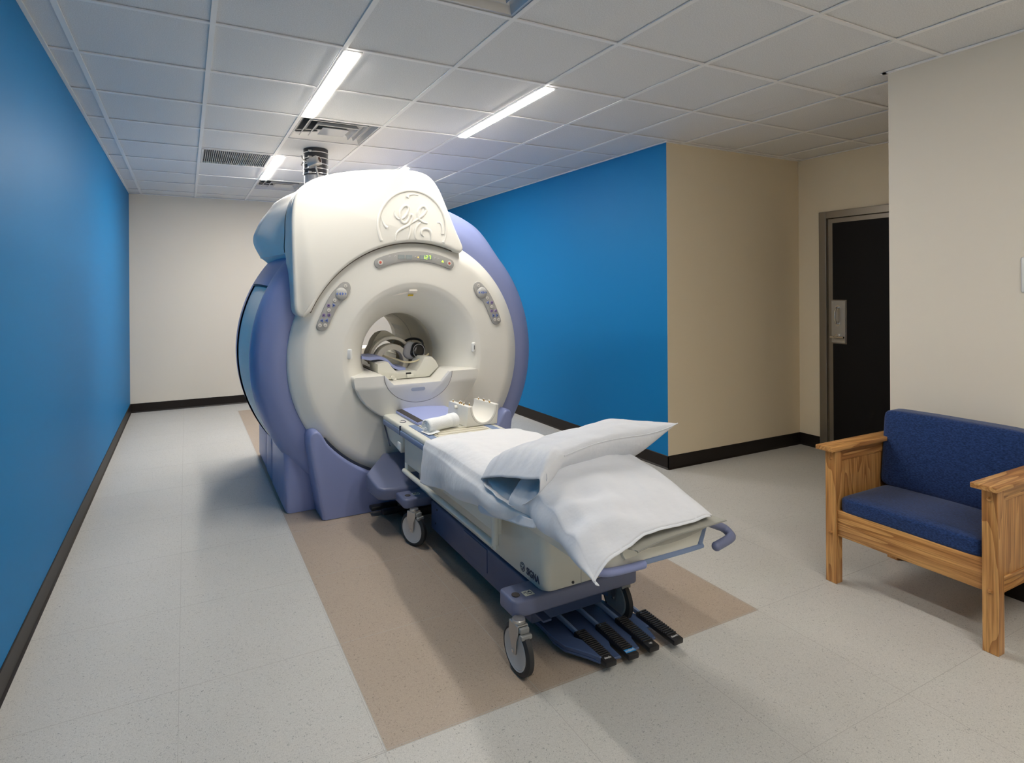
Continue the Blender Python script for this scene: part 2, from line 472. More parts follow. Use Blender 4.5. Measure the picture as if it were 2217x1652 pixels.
# baseboards with a small coved toe
def baseb(name, x0, y0, x1, y1, nx, ny):
    t, h, toe = 0.006, 0.112, 0.014
    bm = bmesh.new(); prof = [(0, 0), (toe, 0), (toe, .003), (t, .014), (t, h - .003), (t - .003, h), (0, h)]
    va = [bm.verts.new((x0 + nx * p, y0 + ny * p, z)) for p, z in prof]; vb = [bm.verts.new((x1 + nx * p, y1 + ny * p, z)) for p, z in prof]
    n = len(prof)
    for i in range(n): bm.faces.new((va[i], va[(i + 1) % n], vb[(i + 1) % n], vb[i]))
    bm.faces.new(va); bm.faces.new(vb[::-1])
    return struct(name, bm, M_BASE, smooth=False)
baseb('baseboard_left', XL, YN, XL, YB, 1, 0)
baseb('baseboard_back', XL, YB, XR, YB, 0, -1)
baseb('baseboard_right', XR, YF - .006, XR, YB, -1, 0)
baseb('baseboard_recess', XR - .006, YF, XV, YF, 0, -1)
baseb('baseboard_door', XV, DY1 + .075, XV, YF, -1, 0)
baseb('baseboard_near_right', XR, YN, XR, YS, -1, 0)

# ceiling tiles: every cell a slightly raised panel; cells with diffusers/grille left open
S = 0.6096
FIX = {(2, -2), (2, 2), (2, 6), (1, 4)}
bm = bmesh.new()
def cell(x0, x1, y0, y1):
    g = 0.0005
    if x1 - x0 < .01 or y1 - y0 < .01: return
    box(bm, x0 + g, x1 - g, y0 + g, y1 - g, H + .0085, H + .024)
for i in range(-1, 10):
    for j in range(-8, 9):
        if (i, j) in FIX: continue
        x0, x1, y0, y1 = i * S, (i + 1) * S, j * S, (j + 1) * S
        a0, a1, b0, b1 = max(x0, XL), min(x1, XR), max(y0, YN), min(y1, YB)
        if a1 > a0 and b1 > b0: cell(a0, a1, b0, b1)
        a0, a1, b0, b1 = max(x0, XR), min(x1, XV), max(y0, YS), min(y1, YF)
        if a1 > a0 and b1 > b0: cell(a0, a1, b0, b1)
struct('ceiling', bm, M_TILE, smooth=False)
bm = bmesh.new()
box(bm, XL - TW, XV + TW, YN - TW, YB + TW, H + .3, H + .36)
struct('ceiling_slab', bm, M_DARK, smooth=False)
# T-bar grid
bm = bmesh.new(); hw = 0.0125
for i in range(0, 7):
    x = i * S
    if XL < x < XR: box(bm, x - hw, x + hw, YN, YB, H - .0005, H + .0055)
for i in range(7, 10):
    x = i * S
    if x < XV: box(bm, x - hw, x + hw, YS, YF, H - .0005, H + .0055)
for j in range(-7, 9):
    y = j * S; x1 = XV if YS < y < YF else XR
    box(bm, XL, x1, y - hw * .8, y + hw * .8, H - .0001, H + .0058)
struct('trim_1', bm, M_TBAR, smooth=False)
# wall angle
bm = bmesh.new(); a = .020
box(bm, XL, XL + a, YN, YB, H - .002, H + .006); box(bm, XL, XR, YB - a, YB, H - .002, H + .006)
box(bm, XR - a, XR, YF, YB, H - .002, H + .006); box(bm, XR - a, XV, YF - a, YF, H - .002, H + .006)
box(bm, XV - a, XV, YS, YF, H - .002, H + .006); box(bm, XR - a, XR, YN, YS + .03, H - .002, H + .006)
box(bm, XR - a, XV, YS, YS + a, H - .002, H + .006); box(bm, XL, XR, YN, YN + a, H - .002, H + .006)
struct('trim_2', bm, M_TBAR, smooth=False)

# ---- linear lamps
def lamp(x0, x1, y0, y1, label, glow=None):
    t = thing('ceiling_light', ((x0 + x1) / 2, (y0 + y1) / 2, H), label, 'ceiling light', 'recessed linear ceiling lights')
    bm = bmesh.new(); f = .016
    zt, zb = H + .005, H - .002
    box(bm, x0 - f, x0, y0 - f, y1 + f, zb, zt); box(bm, x1, x1 + f, y0 - f, y1 + f, zb, zt)
    box(bm, x0, x1, y0 - f, y0, zb, zt); box(bm, x0, x1, y1, y1 + f, zb, zt)
    obj('frame', bm, M_FIX, t, smooth=False)
    obj('diffuser', B(x0 + .001, x1 - .001, y0, y1, H - .0065, H + .003, bev=.002, seg=1), glow or M_GLOW, t, smooth=False)
lamp(1.236, 1.302, 0.035, 1.200, 'long bright ceiling strip light, the wider-looking one leading to the square vent')
lamp(2.452, 2.518, 0.035, 1.215, 'thin bright ceiling strip light alone among the tiles, right of the scanner top')
lamp(1.236, 1.302, 2.470, 3.640, 'short-looking far ceiling strip light beside the ribbed grille', M_GLOWR)
lamp(2.452, 2.518, 2.470, 3.640, 'farthest strip light, only its tip showing over the scanner hood', M_GLOWR)
lamp(1.236, 1.302, -3.62, -2.45, 'added unseen fill strip light behind the camera, left', M_GLOWFILL)  # this lamp and the next are added out of frame for front fill
lamp(2.452, 2.518, -3.62, -2.45, 'added unseen fill strip light behind the camera, right', M_GLOWFILL)

# ---- square cone diffusers
def diffuser(i, j, label):
    cx, cy = (i + .5) * S, (j + .5) * S; t = thing('air_diffuser', (cx, cy, H), label, 'air vent', 'square ceiling air diffusers')
    bm = bmesh.new(); h = S / 2 - .014
    def ring(rs):
        loft(bm, [[(cx - r, cy - r, H + z), (cx + r, cy - r, H + z), (cx + r, cy + r, H + z), (cx - r, cy + r, H + z)] for r, z in rs], cap=False)
    ring([(h, .0), (h, .004), (h - .012, .004), (h - .028, .035), (h - .06, .065), (h - .06, .16)])
    obj('frame', bm, M_DIFF, t, smooth=False)
    for r0, z0 in ((.215, .012), (.155, .0)):
        bm = bmesh.new()
        def ring2(rs):
            loft(bm, [[(cx - r, cy - r, H + z), (cx + r, cy - r, H + z), (cx + r, cy + r, H + z), (cx - r, cy + r, H + z)] for r, z in rs], cap=False)
        ring2([(r0, z0), (r0 - .012, z0 + .022), (r0 - .045, z0 + .045), (r0 - .045, z0 + .05), (r0 - .008, z0 + .028), (r0 + .006, z0 + .002), (r0, z0)])
        obj('louvre_ring', bm, M_DIFF, t, smooth=False)
    bm = bmesh.new()
    loft(bm, [[(cx - r, cy - r, H + z), (cx + r, cy - r, H + z), (cx + r, cy + r, H + z), (cx - r, cy + r, H + z)] for r, z in ((.1, .002), (.075, .02), (.02, .026))], cap=True)
    obj('centre_plate', bm, M_DIFF, t, smooth=False)
    bm = bmesh.new(); box(bm, cx - h + .06, cx + h - .06, cy - h + .06, cy + h - .06, H + .15, H + .16)
    for s in (-1, 1):
        tube(bm, [(cx + s * .24, cy - .24, H + .05), (cx + s * .1, cy - .1, H + .03)], .006, 6)
        tube(bm, [(cx + s * .24, cy + .24, H + .05), (cx + s * .1, cy + .1, H + .03)], .006, 6)
    obj('duct_box', bm, M_DARK, t, smooth=False)
diffuser(2, -2, 'square ceiling air diffuser cut off by the top edge of the photo')
diffuser(2, 2, 'square ceiling air diffuser at the end of the long strip light')
diffuser(2, 6, 'far square ceiling air diffuser behind the quench pipe')
# ---- return grille
gx0, gx1, gy0, gy1 = S + .014, 2 * S - .014, 4 * S + .02, 5 * S - .02
t = thing('return_grille', ((gx0 + gx1) / 2, (gy0 + gy1) / 2, H), 'grey ribbed return air grille set between ceiling tiles', 'air vent')
bm = bmesh.new(); box(bm, gx0, gx1, gy0, gy0 + .014, H - .001, H + .02); box(bm, gx0, gx1, gy1 - .014, gy1, H - .001, H + .02)
box(bm, gx0, gx0 + .014, gy0, gy1, H - .001, H + .02); box(bm, gx1 - .014, gx1, gy0, gy1, H - .001, H + .02)
obj('frame', bm, M_FIX, t, smooth=False)
bm = bmesh.new(); n = 34
for k in range(n):
    x = gx0 + .018 + (gx1 - gx0 - .036) * k / (n - 1)
    box(bm, x - .0022, x + .0022, gy0 + .014, gy1 - .014, H + .002, H + .016)
obj('ribs', bm, M_DIFF, t, smooth=False)
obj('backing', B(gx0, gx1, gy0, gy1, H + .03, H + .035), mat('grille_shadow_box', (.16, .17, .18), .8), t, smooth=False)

# ================================================================== DOOR
FW = 0.055
bm = bmesh.new()
box(bm, XV - .018, XV + .10, DY1, DY1 + .065, 0, DZ + .065, bev=.004, seg=2)
box(bm, XV - .018, XV + .10, DY0 - .065, DY0, 0, DZ + .065, bev=.004, seg=2)
box(bm, XV - .018, XV + .10, DY0, DY1, DZ, DZ + .065, bev=.004, seg=2)
box(bm, XV + .022, XV + .05, DY1 - .02, DY1, 0, DZ); box(bm, XV + .022, XV + .05, DY0, DY1, DZ - .02, DZ)
fr = struct('trim_3', bm, M_DKST, smooth=False)
bm = bmesh.new(); box(bm, XV + .004, XV + .05, DY0 + .006, DY1 - .008, .012, DZ - .006)
dr = struct('door_1', bm, M_DKST, smooth=False)
def pt(name, bm, m, **k):
    o = obj(name, bm, m, **k); o.parent = dr
    o.location = o.location - dr.location; return o
bm = bmesh.new()
y_e = DY1 - .05
prism(bm, [(DY0 + .03, .03), (y_e, .03), (y_e, .995), (y_e - .118, .995), (y_e - .118, 1.395), (y_e, 1.395), (y_e, DZ - .045), (DY0 + .03, DZ - .045)], 0, XV - .004, XV + .006)
pt('black_panel', bm, M_DOOR, smooth=False)
pl = pt('lock_plate', B(XV - .004, XV + .006, y_e - .105, y_e + .012, 1.005, 1.385), M_STEEL, smooth=False)
def pt2(name, bm, m, **k):
    o = obj(name, bm, m, **k); o.parent = pl
    o.location = o.location - dr.location - pl.location; return o
yh = y_e - .045
bm = bmesh.new(); tube(bm, smooth_path([(XV - .004, yh, 1.325), (XV - .03, yh, 1.318), (XV - .05, yh, 1.29), (XV - .052, yh, 1.25), (XV - .05, yh, 1.21), (XV - .03, yh, 1.182), (XV - .004, yh, 1.175)], 5), .0085, 10)
cyl(bm, (XV - .010, yh, 1.325), .02, .008, 'x'); cyl(bm, (XV - .010, yh, 1.175), .02, .008, 'x')
pt2('pull_handle', bm, M_CHROME)
bm = bmesh.new(); cyl(bm, (XV - .03, yh, 1.062), .022, .028, 'x', bev=.004)
tube(bm, smooth_path([(XV - .03, yh, 1.062), (XV - .05, yh + .005, 1.06), (XV - .055, yh - .02, 1.058), (XV - .055, yh - .075, 1.058)], 4), .011, 10, sz=.8)
box(bm, XV - .04, XV - .01, yh + .01, yh + .055, 1.046, 1.066, bev=.003)
pt2('lever_handle', bm, M_CHROME)
bm = bmesh.new()
for (yy, zz) in ((y_e, 1.37), (y_e - .09, 1.37), (y_e, 1.02), (y_e - .09, 1.02)): cyl(bm, (XV - .006, yy, zz), .004, .003, 'x', 10)
pt2('screw', bm, M_CHROME)

# wall plate at the picture's right edge
bm = B(XR - .012, XR, -1.62, -1.522, 1.478, 1.648, bev=.009, seg=4)
tag(obj('wall_plate', bm, M_FIX), 'rounded pale metal plate on the wall at the right edge, above the armchair', 'wall plate')
# ================================================================== MRI SCANNER
CX, CZ = 1.975, 1.03
mri = thing('mri_scanner', (CX, 1.85, 0), 'large cream and lavender blue MRI scanner standing in the middle of the room', 'MRI scanner')

def revolve(prof, a0=0.0, a1=2 * pi, seg=144, rf=None, zmin=.02):
    bm = bmesh.new(); full = abs(a1 - a0 - 2 * pi) < 1e-6; cnt = seg if full else seg + 1; R = []
    for (y, r) in prof:
        ring = []
        for k in range(cnt):
            t = a0 + (a1 - a0) * k / seg
            rr = r * (rf(t, y) if rf else 1)
            ring.append(bm.verts.new((CX + rr * cos(t), y, max(zmin, CZ + rr * sin(t)))))
        R.append(ring)
    for i in range(len(R) - 1):
        for k in range(cnt if full else cnt - 1):
            bm.faces.new((R[i][k], R[i][(k + 1) % cnt], R[i + 1][(k + 1) % cnt], R[i + 1][k]))
    return bm

def sp(prof, n=5): return [(p.x, p.y) for p in smooth_path([(a, b, 0) for a, b in prof], n)]
# cream front cover: rim, flat face, flared mouth
front = sp([(1.075, .872), (1.055, .884), (1.03, .874), (1.00, .838), (.978, .80), (.969, .775), (.966, .74), (.966, .62), (.966, .545), (.970, .520), (.985, .485), (1.03, .437), (1.10, .388), (1.18, .345), (1.27, .312), (1.36, .302)])
obj('front_cover', revolve(front), M_CREAM, mri, angle=60)
bore = revolve([(1.36, .302), (1.362, .3), (1.5, .3), (1.9, .3), (2.2, .3)] + sp([(2.2, .3), (2.35, .32), (2.5, .37), (2.62, .46), (2.68, .58)]) )
obj('bore_liner', bore, mat('bore_liner_beige', (.60, .565, .48), .5), mri, angle=60)
obj('bore_ring', revolve([(1.80, .299), (1.802, .2975), (1.808, .2975), (1.81, .299)]), M_GREY, mri)
# lavender shell
def rf(t, y):
    d = (t % (2 * pi)) * 180 / pi
    b = 0.0
    for c in (61, 119):
        x = abs(d - c) / 20
        if x < 1: b = max(b, (1 - x * x) ** 2)
    b = max(b, 1.0 if 61 < d < 119 else b)
    k = min(1, max(0, (y - 1.06) / .12))
    return 1 + .055 * b * k
shell_f = sp([(1.06, .868), (1.055, .90), (1.058, .955), (1.075, 1.005), (1.11, 1.055), (1.17, 1.085), (1.25, 1.097), (1.32, 1.092), (1.345, 1.078), (1.352, 1.045)])
obj('shell', revolve(shell_f, rf=rf), M_LAV, mri, angle=60)
PA0, PA1 = radians(152), radians(218)
def seg_band(name, prof, m, a0, a1, par=mri, **k): return obj(name, revolve(prof, a0, a1, 60, **k), m, par, angle=60)
mid = [(1.30, 1.068), (1.40, 1.085), (1.55, 1.108), (1.75, 1.122), (1.95, 1.122)]
rear = [(1.95, 1.122), (2.15, 1.115), (2.35, 1.085), (2.5, 1.03), (2.6, .93), (2.66, .78), (2.68, .58)]
obj('rear_shell', revolve(sp(rear), rf=lambda t, y: 1.0), M_LAV, mri, angle=60)
# blue middle band everywhere except where the side panels sit
for (a0, a1) in ((radians(28), PA0), (PA1, radians(322))):
    seg_band('middle_band', sp(mid), M_LAV, a0, a1)
for (a0, a1) in ((PA0, PA1), (radians(-38), radians(28))):
    seg_band('side_panel', sp([(a, b - .012) for a, b in mid]), M_PALE, a0, a1)
# ledge above each side panel
for s in (-1, 1):
    ang = PA0 if s < 0 else radians(28)
    pts = []
    bm = bmesh.new()
    loft(bm, [[(CX + (r + d) * cos(ang), y, CZ + (r + d) * sin(ang) + z) for y, r in mid] for d, z in ((.003, .004), (.003, -.010))] , closed=False, cap=False)
    loft(bm, [[(CX + (r + d) * cos(ang), y, CZ + (r + d) * sin(ang) - .010) for y, r in mid] for d in (.003, -.03)], closed=False, cap=False)
    obj('panel_ledge', bm, M_NAVY, mri)

# --- hood, front plate
HR = .818
outl = [(1.187, 1.333), (1.150, 1.345), (1.124, 1.385), (1.118, 1.5), (1.112, 1.7), (1.108, 1.9), (1.113, 2.02), (1.132, 2.11), (1.180, 2.19), (1.284, 2.255), (1.47, 2.308), (1.696, 2.343), (1.90, 2.358),
        (2.02, 2.347), (2.095, 2.31), (2.145, 2.25), (2.185, 2.175), (2.277, 1.965), (2.335, 1.845), (2.343, 1.808), (2.325, 1.782), (2.295, 1.782)]
o2 = [(p.x, p.y) for p in smooth_path([(a, b, 0) for a, b in outl], 3)]
arc = []
a_s, a_e = atan2(1.776 - CZ, 2.28 - CX), atan2(1.345 - CZ, 1.218 - CX)
for k in range(1, 40):
    t = a_s + (a_e - a_s) * k / 40; arc.append((CX + HR * cos(t), CZ + HR * sin(t)))
bm = PR(o2 + arc, 1, .925, 1.20, bev=.022, seg=4)
hood = obj('hood_cover', bm, M_CREAM, mri, angle=50)
# dark gap line under the hood arc
g = [(CX + (HR - .003) * cos(a_s + (a_e - a_s) * k / 60), .962, CZ + (HR - .003) * sin(a_s + (a_e - a_s) * k / 60)) for k in range(-1, 62)]
obj('hood_gap', T(g[2:-2], .0042, 6), mat('gap_brown', (.10, .08, .06), .7), mri)

def hsec(y, P, n=8):
    return [(p.x, y, p.y) for p in smooth_path([(a, b, 0) for a, b in P], n, closed=True)]
def sec(xl0, z0, xl1, z1, xl2, z2, xs, zs, xt, zt, top, sh=0.0):
    return [(1.5, 1.45), (xl0 + .04, z0 - .01), (xl0, z0 + .02), (xl1, z1), (xl2, z2), (xs, zs), (xt, zt), (1.62, top - .035), (1.9, top), (2.03 - sh, top - .012), (2.13 - sh, top - .09), (2.19 - sh, 2.13 - sh), (2.27 - sh, 1.95), (2.36 - sh, 1.74), (2.3, 1.62), (2.0, 1.5)]
A_ = hsec(1.00, sec(1.118, 1.60, 1.114, 1.9, 1.118, 2.06, 1.155, 2.15, 1.26, 2.235, 2.338))
B_ = hsec(1.19, sec(1.120, 1.70, 1.118, 1.9, 1.124, 2.05, 1.165, 2.15, 1.27, 2.245, 2.34))
C_ = hsec(1.285, sec(1.122, 1.765, 1.124, 1.9, 1.132, 2.04, 1.175, 2.15, 1.285, 2.25, 2.34))
bm = bmesh.new(); loft(bm, [A_, B_, C_]); obj('hood_side', bm, M_PALE, mri, angle=50)
secs = [hsec(1.295, sec(1.126, 1.755, 1.126, 1.9, 1.134, 2.04, 1.178, 2.15, 1.29, 2.25, 2.335)),
        hsec(1.45, sec(1.112, 1.757, 1.108, 1.9, 1.112, 2.03, 1.140, 2.135, 1.25, 2.245, 2.325)),
        hsec(1.62, sec(1.085, 1.757, 1.062, 1.9, 1.075, 2.02, 1.108, 2.130, 1.215, 2.240, 2.31)),
        hsec(1.80, sec(1.060, 1.757, 1.004, 1.9, 1.028, 2.015, 1.080, 2.125, 1.190, 2.230, 2.30)),
        hsec(2.00, sec(1.040, 1.760, .985, 1.905, 1.012, 2.015, 1.078, 2.125, 1.200, 2.220, 2.28)),
        hsec(2.25, sec(1.070, 1.770, 1.030, 1.91, 1.060, 2.01, 1.130, 2.11, 1.260, 2.190, 2.25)),
        hsec(2.45, sec(1.130, 1.780, 1.110, 1.90, 1.140, 1.98, 1.220, 2.05, 1.40, 2.120, 2.20)),
        hsec(2.56, sec(1.220, 1.80, 1.22, 1.88, 1.25, 1.93, 1.32, 1.99, 1.50, 2.03, 2.12))]
bm = bmesh.new(); loft(bm, secs); obj('rear_hood', bm, M_PALE, mri, angle=50)
bm = T([(p[0] - .0015, 1.290, p[2]) for p in C_[8:60]], .0035, 6); obj('hood_seam', bm, mat('rust_seam', (.10, .055, .035), .7), mri)

# --- embossed monogram on the hood
lg = {
 'G': [(1.812, 2.061), (1.809, 2.032), (1.835, 2.006), (1.868, 2.012), (1.897, 2.041), (1.912, 2.077), (1.906, 2.098), (1.885, 2.101), (1.862, 2.082), (1.847, 2.05), (1.849, 2.011), (1.868, 1.982), (1.893, 1.985), (1.912, 2.01), (1.918, 2.03), (1.929, 2.04), (1.94, 2.031), (1.933, 1.999), (1.914, 1.968), (1.868, 1.943), (1.834, 1.92), (1.817, 1.892), (1.813, 1.857)],
 'stem': [(1.926, 1.963), (1.924, 1.927), (1.917, 1.896), (1.905, 1.862)],
 'E': [(1.914, 1.968), (1.948, 1.99), (1.991, 2.018), (2.025, 2.043), (2.047, 2.076), (2.038, 2.1), (2.017, 2.103), (1.995, 2.085), (1.984, 2.053), (1.986, 2.021), (2.003, 2.002), (2.033, 1.988), (2.055, 1.985)],
 'E2': [(2.003, 1.986), (1.973, 1.961), (1.962, 1.925), (1.964, 1.889), (1.972, 1.866)],
 'E3': [(2.028, 1.888), (2.011, 1.907), (2.011, 1.931), (2.037, 1.944), (2.068, 1.937), (2.085, 1.91), (2.085, 1.858)]}
bm = bmesh.new()
for k, P in lg.items():
    tube(bm, smooth_path([(a, .9245, b) for a, b in P], 6), .0105, 10, sz=1.0, sx=1.0, taper=lambda u: .55 + .45 * min(1, 6 * u, 6 * (1 - u)) if True else 1)
for P in ([(1.987, 2.18), (1.949, 2.185), (1.915, 2.177), (1.903, 2.160)], [(1.71, 2.015), (1.72, 1.981), (1.736, 1.953), (1.752, 1.940)], [(2.132, 1.992), (2.150, 1.994), (2.165, 1.976), (2.173, 1.944), (2.176, 1.913)]):
    tube(bm, smooth_path([(a, .9245, b) for a, b in P], 6), .012, 10, taper=lambda u: .25 + .75 * u)
ring = []
for k in range(0, 61):
    t = radians(-24 + (228) * k / 60); ring.append((1.945 + .257 * cos(t), .9245, 1.955 + .257 * sin(t)))
tube(bm, ring, .0105, 10)
for v in bm.verts: v.co.y = .9245 + (v.co.y - .9245) * .72
obj('embossed_monogram', bm, M_CREAM, mri)

# --- display panel above the bore
def arcpanel(r0, r1, a0, a1, y0, y1, bev):
    P = []; rm, hw_ = (r0 + r1) / 2, (r1 - r0) / 2
    n = 24
    for k in range(n + 1): t = a0 + (a1 - a0) * k / n; P.append((CX + r1 * cos(t), CZ + r1 * sin(t)))
    for k in range(1, 8): 
        t = k / 8 * pi; c = (CX + rm * cos(a1), CZ + rm * sin(a1)); ang = a1 + t; P.append((c[0] + hw_ * cos(ang), c[1] + hw_ * sin(ang)))
    for k in range(n + 1): t = a1 + (a0 - a1) * k / n; P.append((CX + r0 * cos(t), CZ + r0 * sin(t)))
    for k in range(1, 8):
        t = k / 8 * pi; c = (CX + rm * cos(a0), CZ + rm * sin(a0)); ang = a0 + pi + t; P.append((c[0] + hw_ * cos(ang), c[1] + hw_ * sin(ang)))
    return PR(P, 1, y0, y1, bev=bev, seg=2)
# panel curvature is flatter than the disc: own centre below
PCZ, PR_ = 1.06, .690
def ap2(r0, r1, a0, a1, y0, y1, bev):
    global CZ
    s = CZ; CZ = PCZ; b = arcpanel(r0, r1, a0, a1, y0, y1, bev); CZ = s; return b
dp = obj('display_panel', ap2(.655, .727, radians(67), radians(113), .955, .975, .004), M_GREY, mri, angle=30)
YP = .9545
def disc(c, r, y=YP, h=.004, seg=20): return CY((c[0], y - h, c[1]), r, h + .001, 'y', seg, bev=.001)
for c in ((1.711, 1.701), (2.239, 1.702)):
    b_ = obj('stop_button', disc(c, .0185), M_BTNW, dp)
    bm = disc(c, .009, YP - .004, .002); obj('symbol', bm, M_RED, b_)
for (x0, x1) in ((1.842, 1.890), (1.902, 1.947), (2.008, 2.103)):
    obj('display_window', B(x0, x1, YP - .0015, YP + .002, 1.727, 1.758, bev=.001, seg=1), M_LCD, dp, smooth=False)
def digit(bm, ch, x, z, w, h, sl=.12, th=.0028, y=YP - .0022):
    segs = {'1': 'bc', '2': 'abged', '7': 'abc'}[ch]
    L = {'a': ((0, 1), (1, 1)), 'b': ((1, 1), (1, .5)), 'c': ((1, .5), (1, 0)), 'd': ((0, 0), (1, 0)), 'e': ((0, .5), (0, 0)), 'f': ((0, 1), (0, .5)), 'g': ((0, .5), (1, .5))}
    for s in segs:
        (ax, az), (bx, bz) = L[s]
        tube(bm, [(x + ax * w + az * h * sl, y, z + az * h), (x + bx * w + bz * h * sl, y, z + bz * h)], th * .5, 6)
bm = bmesh.new(); digit(bm, '1', 2.032, 1.731, .010, .023); digit(bm, '2', 2.052, 1.731, .013, .023); digit(bm, '7', 2.076, 1.731, .013, .023)
obj('led_digits', bm, M_GREEN, dp)
bm = disc((1.994, 1.742), .004, YP, .002); obj('amber_lamp', bm, M_AMBER, dp)
bm = bmesh.new(); prism(bm, [(2.178, 1.712), (2.194, 1.708), (2.188, 1.724)], 1, YP - .002, YP + .001); obj('yellow_lamp', bm, M_GREEN, dp)
for (x, z) in ((1.78, 1.741), (1.822, 1.745), (1.972, 1.742), (2.125, 1.738), (2.152, 1.733)):
    obj('printed_icon', T([(x + .007 * cos(t), YP - .001, z + .006 * sin(t)) for t in (0, 1, 2, 3, 4)], .0009, 5), M_WINK, dp)

# --- control keypads
KP = [(1.269, 1.271), (1.28, 1.307), (1.306, 1.366), (1.34, 1.436), (1.377, 1.495), (1.412, 1.532), (1.439, 1.558), (1.466, 1.567), (1.49, 1.558), (1.502, 1.529), (1.497, 1.505), (1.487, 1.481), (1.474, 1.457), (1.446, 1.436), (1.422, 1.413), (1.398, 1.372), (1.376, 1.327), (1.355, 1.281), (1.339, 1.253), (1.318, 1.241), (1.297, 1.240), (1.277, 1.252)]
KP = [(p.x, p.y) for p in smooth_path([(a, b, 0) for a, b in KP], 3, closed=True)]
BT = [((1.464, 1.538), 'w'), ((1.39, 1.443), 'w'), ((1.35, 1.409), 'p'), ((1.386, 1.409), 'br'), ((1.351, 1.377), 'w'), ((1.317, 1.345), 'p'), ((1.352, 1.345), 'p'), ((1.303, 1.31), 'bl'), ((1.335, 1.31), 'bl'), ((1.291, 1.278), 'w'), ((1.326, 1.277), 'w')]
for s in (1, -1):
    mx = (lambda x: x) if s == 1 else (lambda x: 2 * 1.973 - x)
    kp = obj('control_panel', PR([(mx(a), b) for a, b in KP], 1, .954, .975, bev=.004, seg=2), M_GREY, mri, angle=30)
    y0 = .9535
    for (c, k) in BT:
        cc = (mx(c[0]), c[1])
        if k in 'wp':
            bb = obj('round_button', disc(cc, .0125 if k == 'w' else .011, y0, .003, 18), M_BTNW if k == 'w' else M_BTNP, kp)
            obj('symbol', disc(cc, .0045, y0 - .003, .001, 10), M_GREY if k == 'w' else M_INK, bb)
        else:
            d = (1 if k == 'br' else -1) * s; P = [(cc[0] - d * .009, cc[1] - .013), (cc[0] + d * .011, cc[1]), (cc[0] - d * .009, cc[1] + .013)]
            bb = obj('arrow_button', PR(P, 1, y0 - .003, y0 + .001, bev=.001, seg=1), M_BTNB, kp)
            obj('symbol', disc((cc[0] - d * .002, cc[1]), .004, y0 - .003, .001, 10), M_INK, bb)
    c = (mx(1.434), 1.486)
    kn = obj('jog_pad', LT([(1e-6, -.013), (.02, -.0125), (.034, -.009), (.040, -.004), (.042, .001)], (c[0], y0, c[1]), 'y', 32), mat('jog_grey', (.46, .46, .44), .35), kp)
    for q, d in ((-.028, -1), (-.010, -1), (.009, 1), (.027, 1)):
        x = c[0] + q; P = [(x - d * .006, c[1] - .011), (x + d * .008, c[1]), (x - d * .006, c[1] + .011)]
        dep = .012 if abs(q) < .02 else .0085
        obj('arrow_key', PR(P, 1, y0 - dep - .003, y0 - dep + .003, bev=.0008, seg=1), M_BTNB, kn)

# --- badge, sticker and side clips in the mouth
bm = bmesh.new(); box(bm, -.032, .032, -.006, .006, -.017, .017, bev=.006, seg=3)
bmesh.ops.rotate(bm, verts=bm.verts, cent=(0, 0, 0), matrix=Matrix.Rotation(radians(48), 3, 'X'))
bmesh.ops.translate(bm, verts=bm.verts, vec=(1.965, .990, 1.497)); obj('laser_window', bm, M_PALE, mri)
bm = bmesh.new(); box(bm, -.020, .020, -.001, .001, -.008, .008)
bmesh.ops.rotate(bm, verts=bm.verts, cent=(0, 0, 0), matrix=Matrix.Rotation(radians(48), 3, 'X'))
bmesh.ops.translate(bm, verts=bm.verts, vec=(1.958, 1.014, 1.470)); obj('warning_sticker', bm, M_YEL, mri, smooth=False)
for s, zz in ((-1, 1.075), (1, 1.075)):
    bm = bmesh.new(); box(bm, -.017, .017, -.014, .014, -.037, .034, bev=.009, seg=3)
    bmesh.ops.rotate(bm, verts=bm.verts, cent=(0, 0, 0), matrix=Matrix.Rotation(s * radians(38), 3, 'Z'))
    bmesh.ops.translate(bm, verts=bm.verts, vec=(CX + s * .478, .983, zz)); c = obj('side_laser_cover', bm, M_WHITE, mri)
    if s > 0:
        bm = bmesh.new(); box(bm, -.004, .004, -.0155, -.0135, -.018, .014)
        bmesh.ops.rotate(bm, verts=bm.verts, cent=(0, 0, 0), matrix=Matrix.Rotation(s * radians(38), 3, 'Z'))
        bmesh.ops.translate(bm, verts=bm.verts, vec=(CX + s * .478 - .012, .976, zz)); obj('slot', bm, M_BLACK, c)

# --- patient bridge in the mouth
BW, BZ = .470, .920
P = [(CX - BW, BZ - .012), (CX - BW + .003, BZ - .004), (CX - BW + .010, BZ)]
P += [(1.712, BZ), (1.722, BZ - .002), (1.786, .853), (2.150, .853), (2.214, BZ - .002), (2.238, BZ), (CX + BW - .010, BZ), (CX + BW - .003, BZ - .004), (CX + BW, BZ - .012)]
for k in range(1, 64):
    t = -pi * k / 64; P.append((CX + BW * cos(t) * (1 - .02 * sin(-t)), BZ - .012 + .335 * sin(t)))
bm = bmesh.new()
va = []
rings = []
for (y, s) in ((1.15, .80), (1.00, .955), (.935, .995), (.918, .992), (.906, .982), (.900, .965)):
    rings.append([(CX + (p[0] - CX) * (s if p[1] < .84 else (1 if s > .95 else 1)), y, BZ - (BZ - p[1]) * (s if p[1] < .84 else 1)) for p in P])
loft(bm, rings, cap=True)
br = obj('patient_bridge', bm, M_CREAM, mri, angle=55)
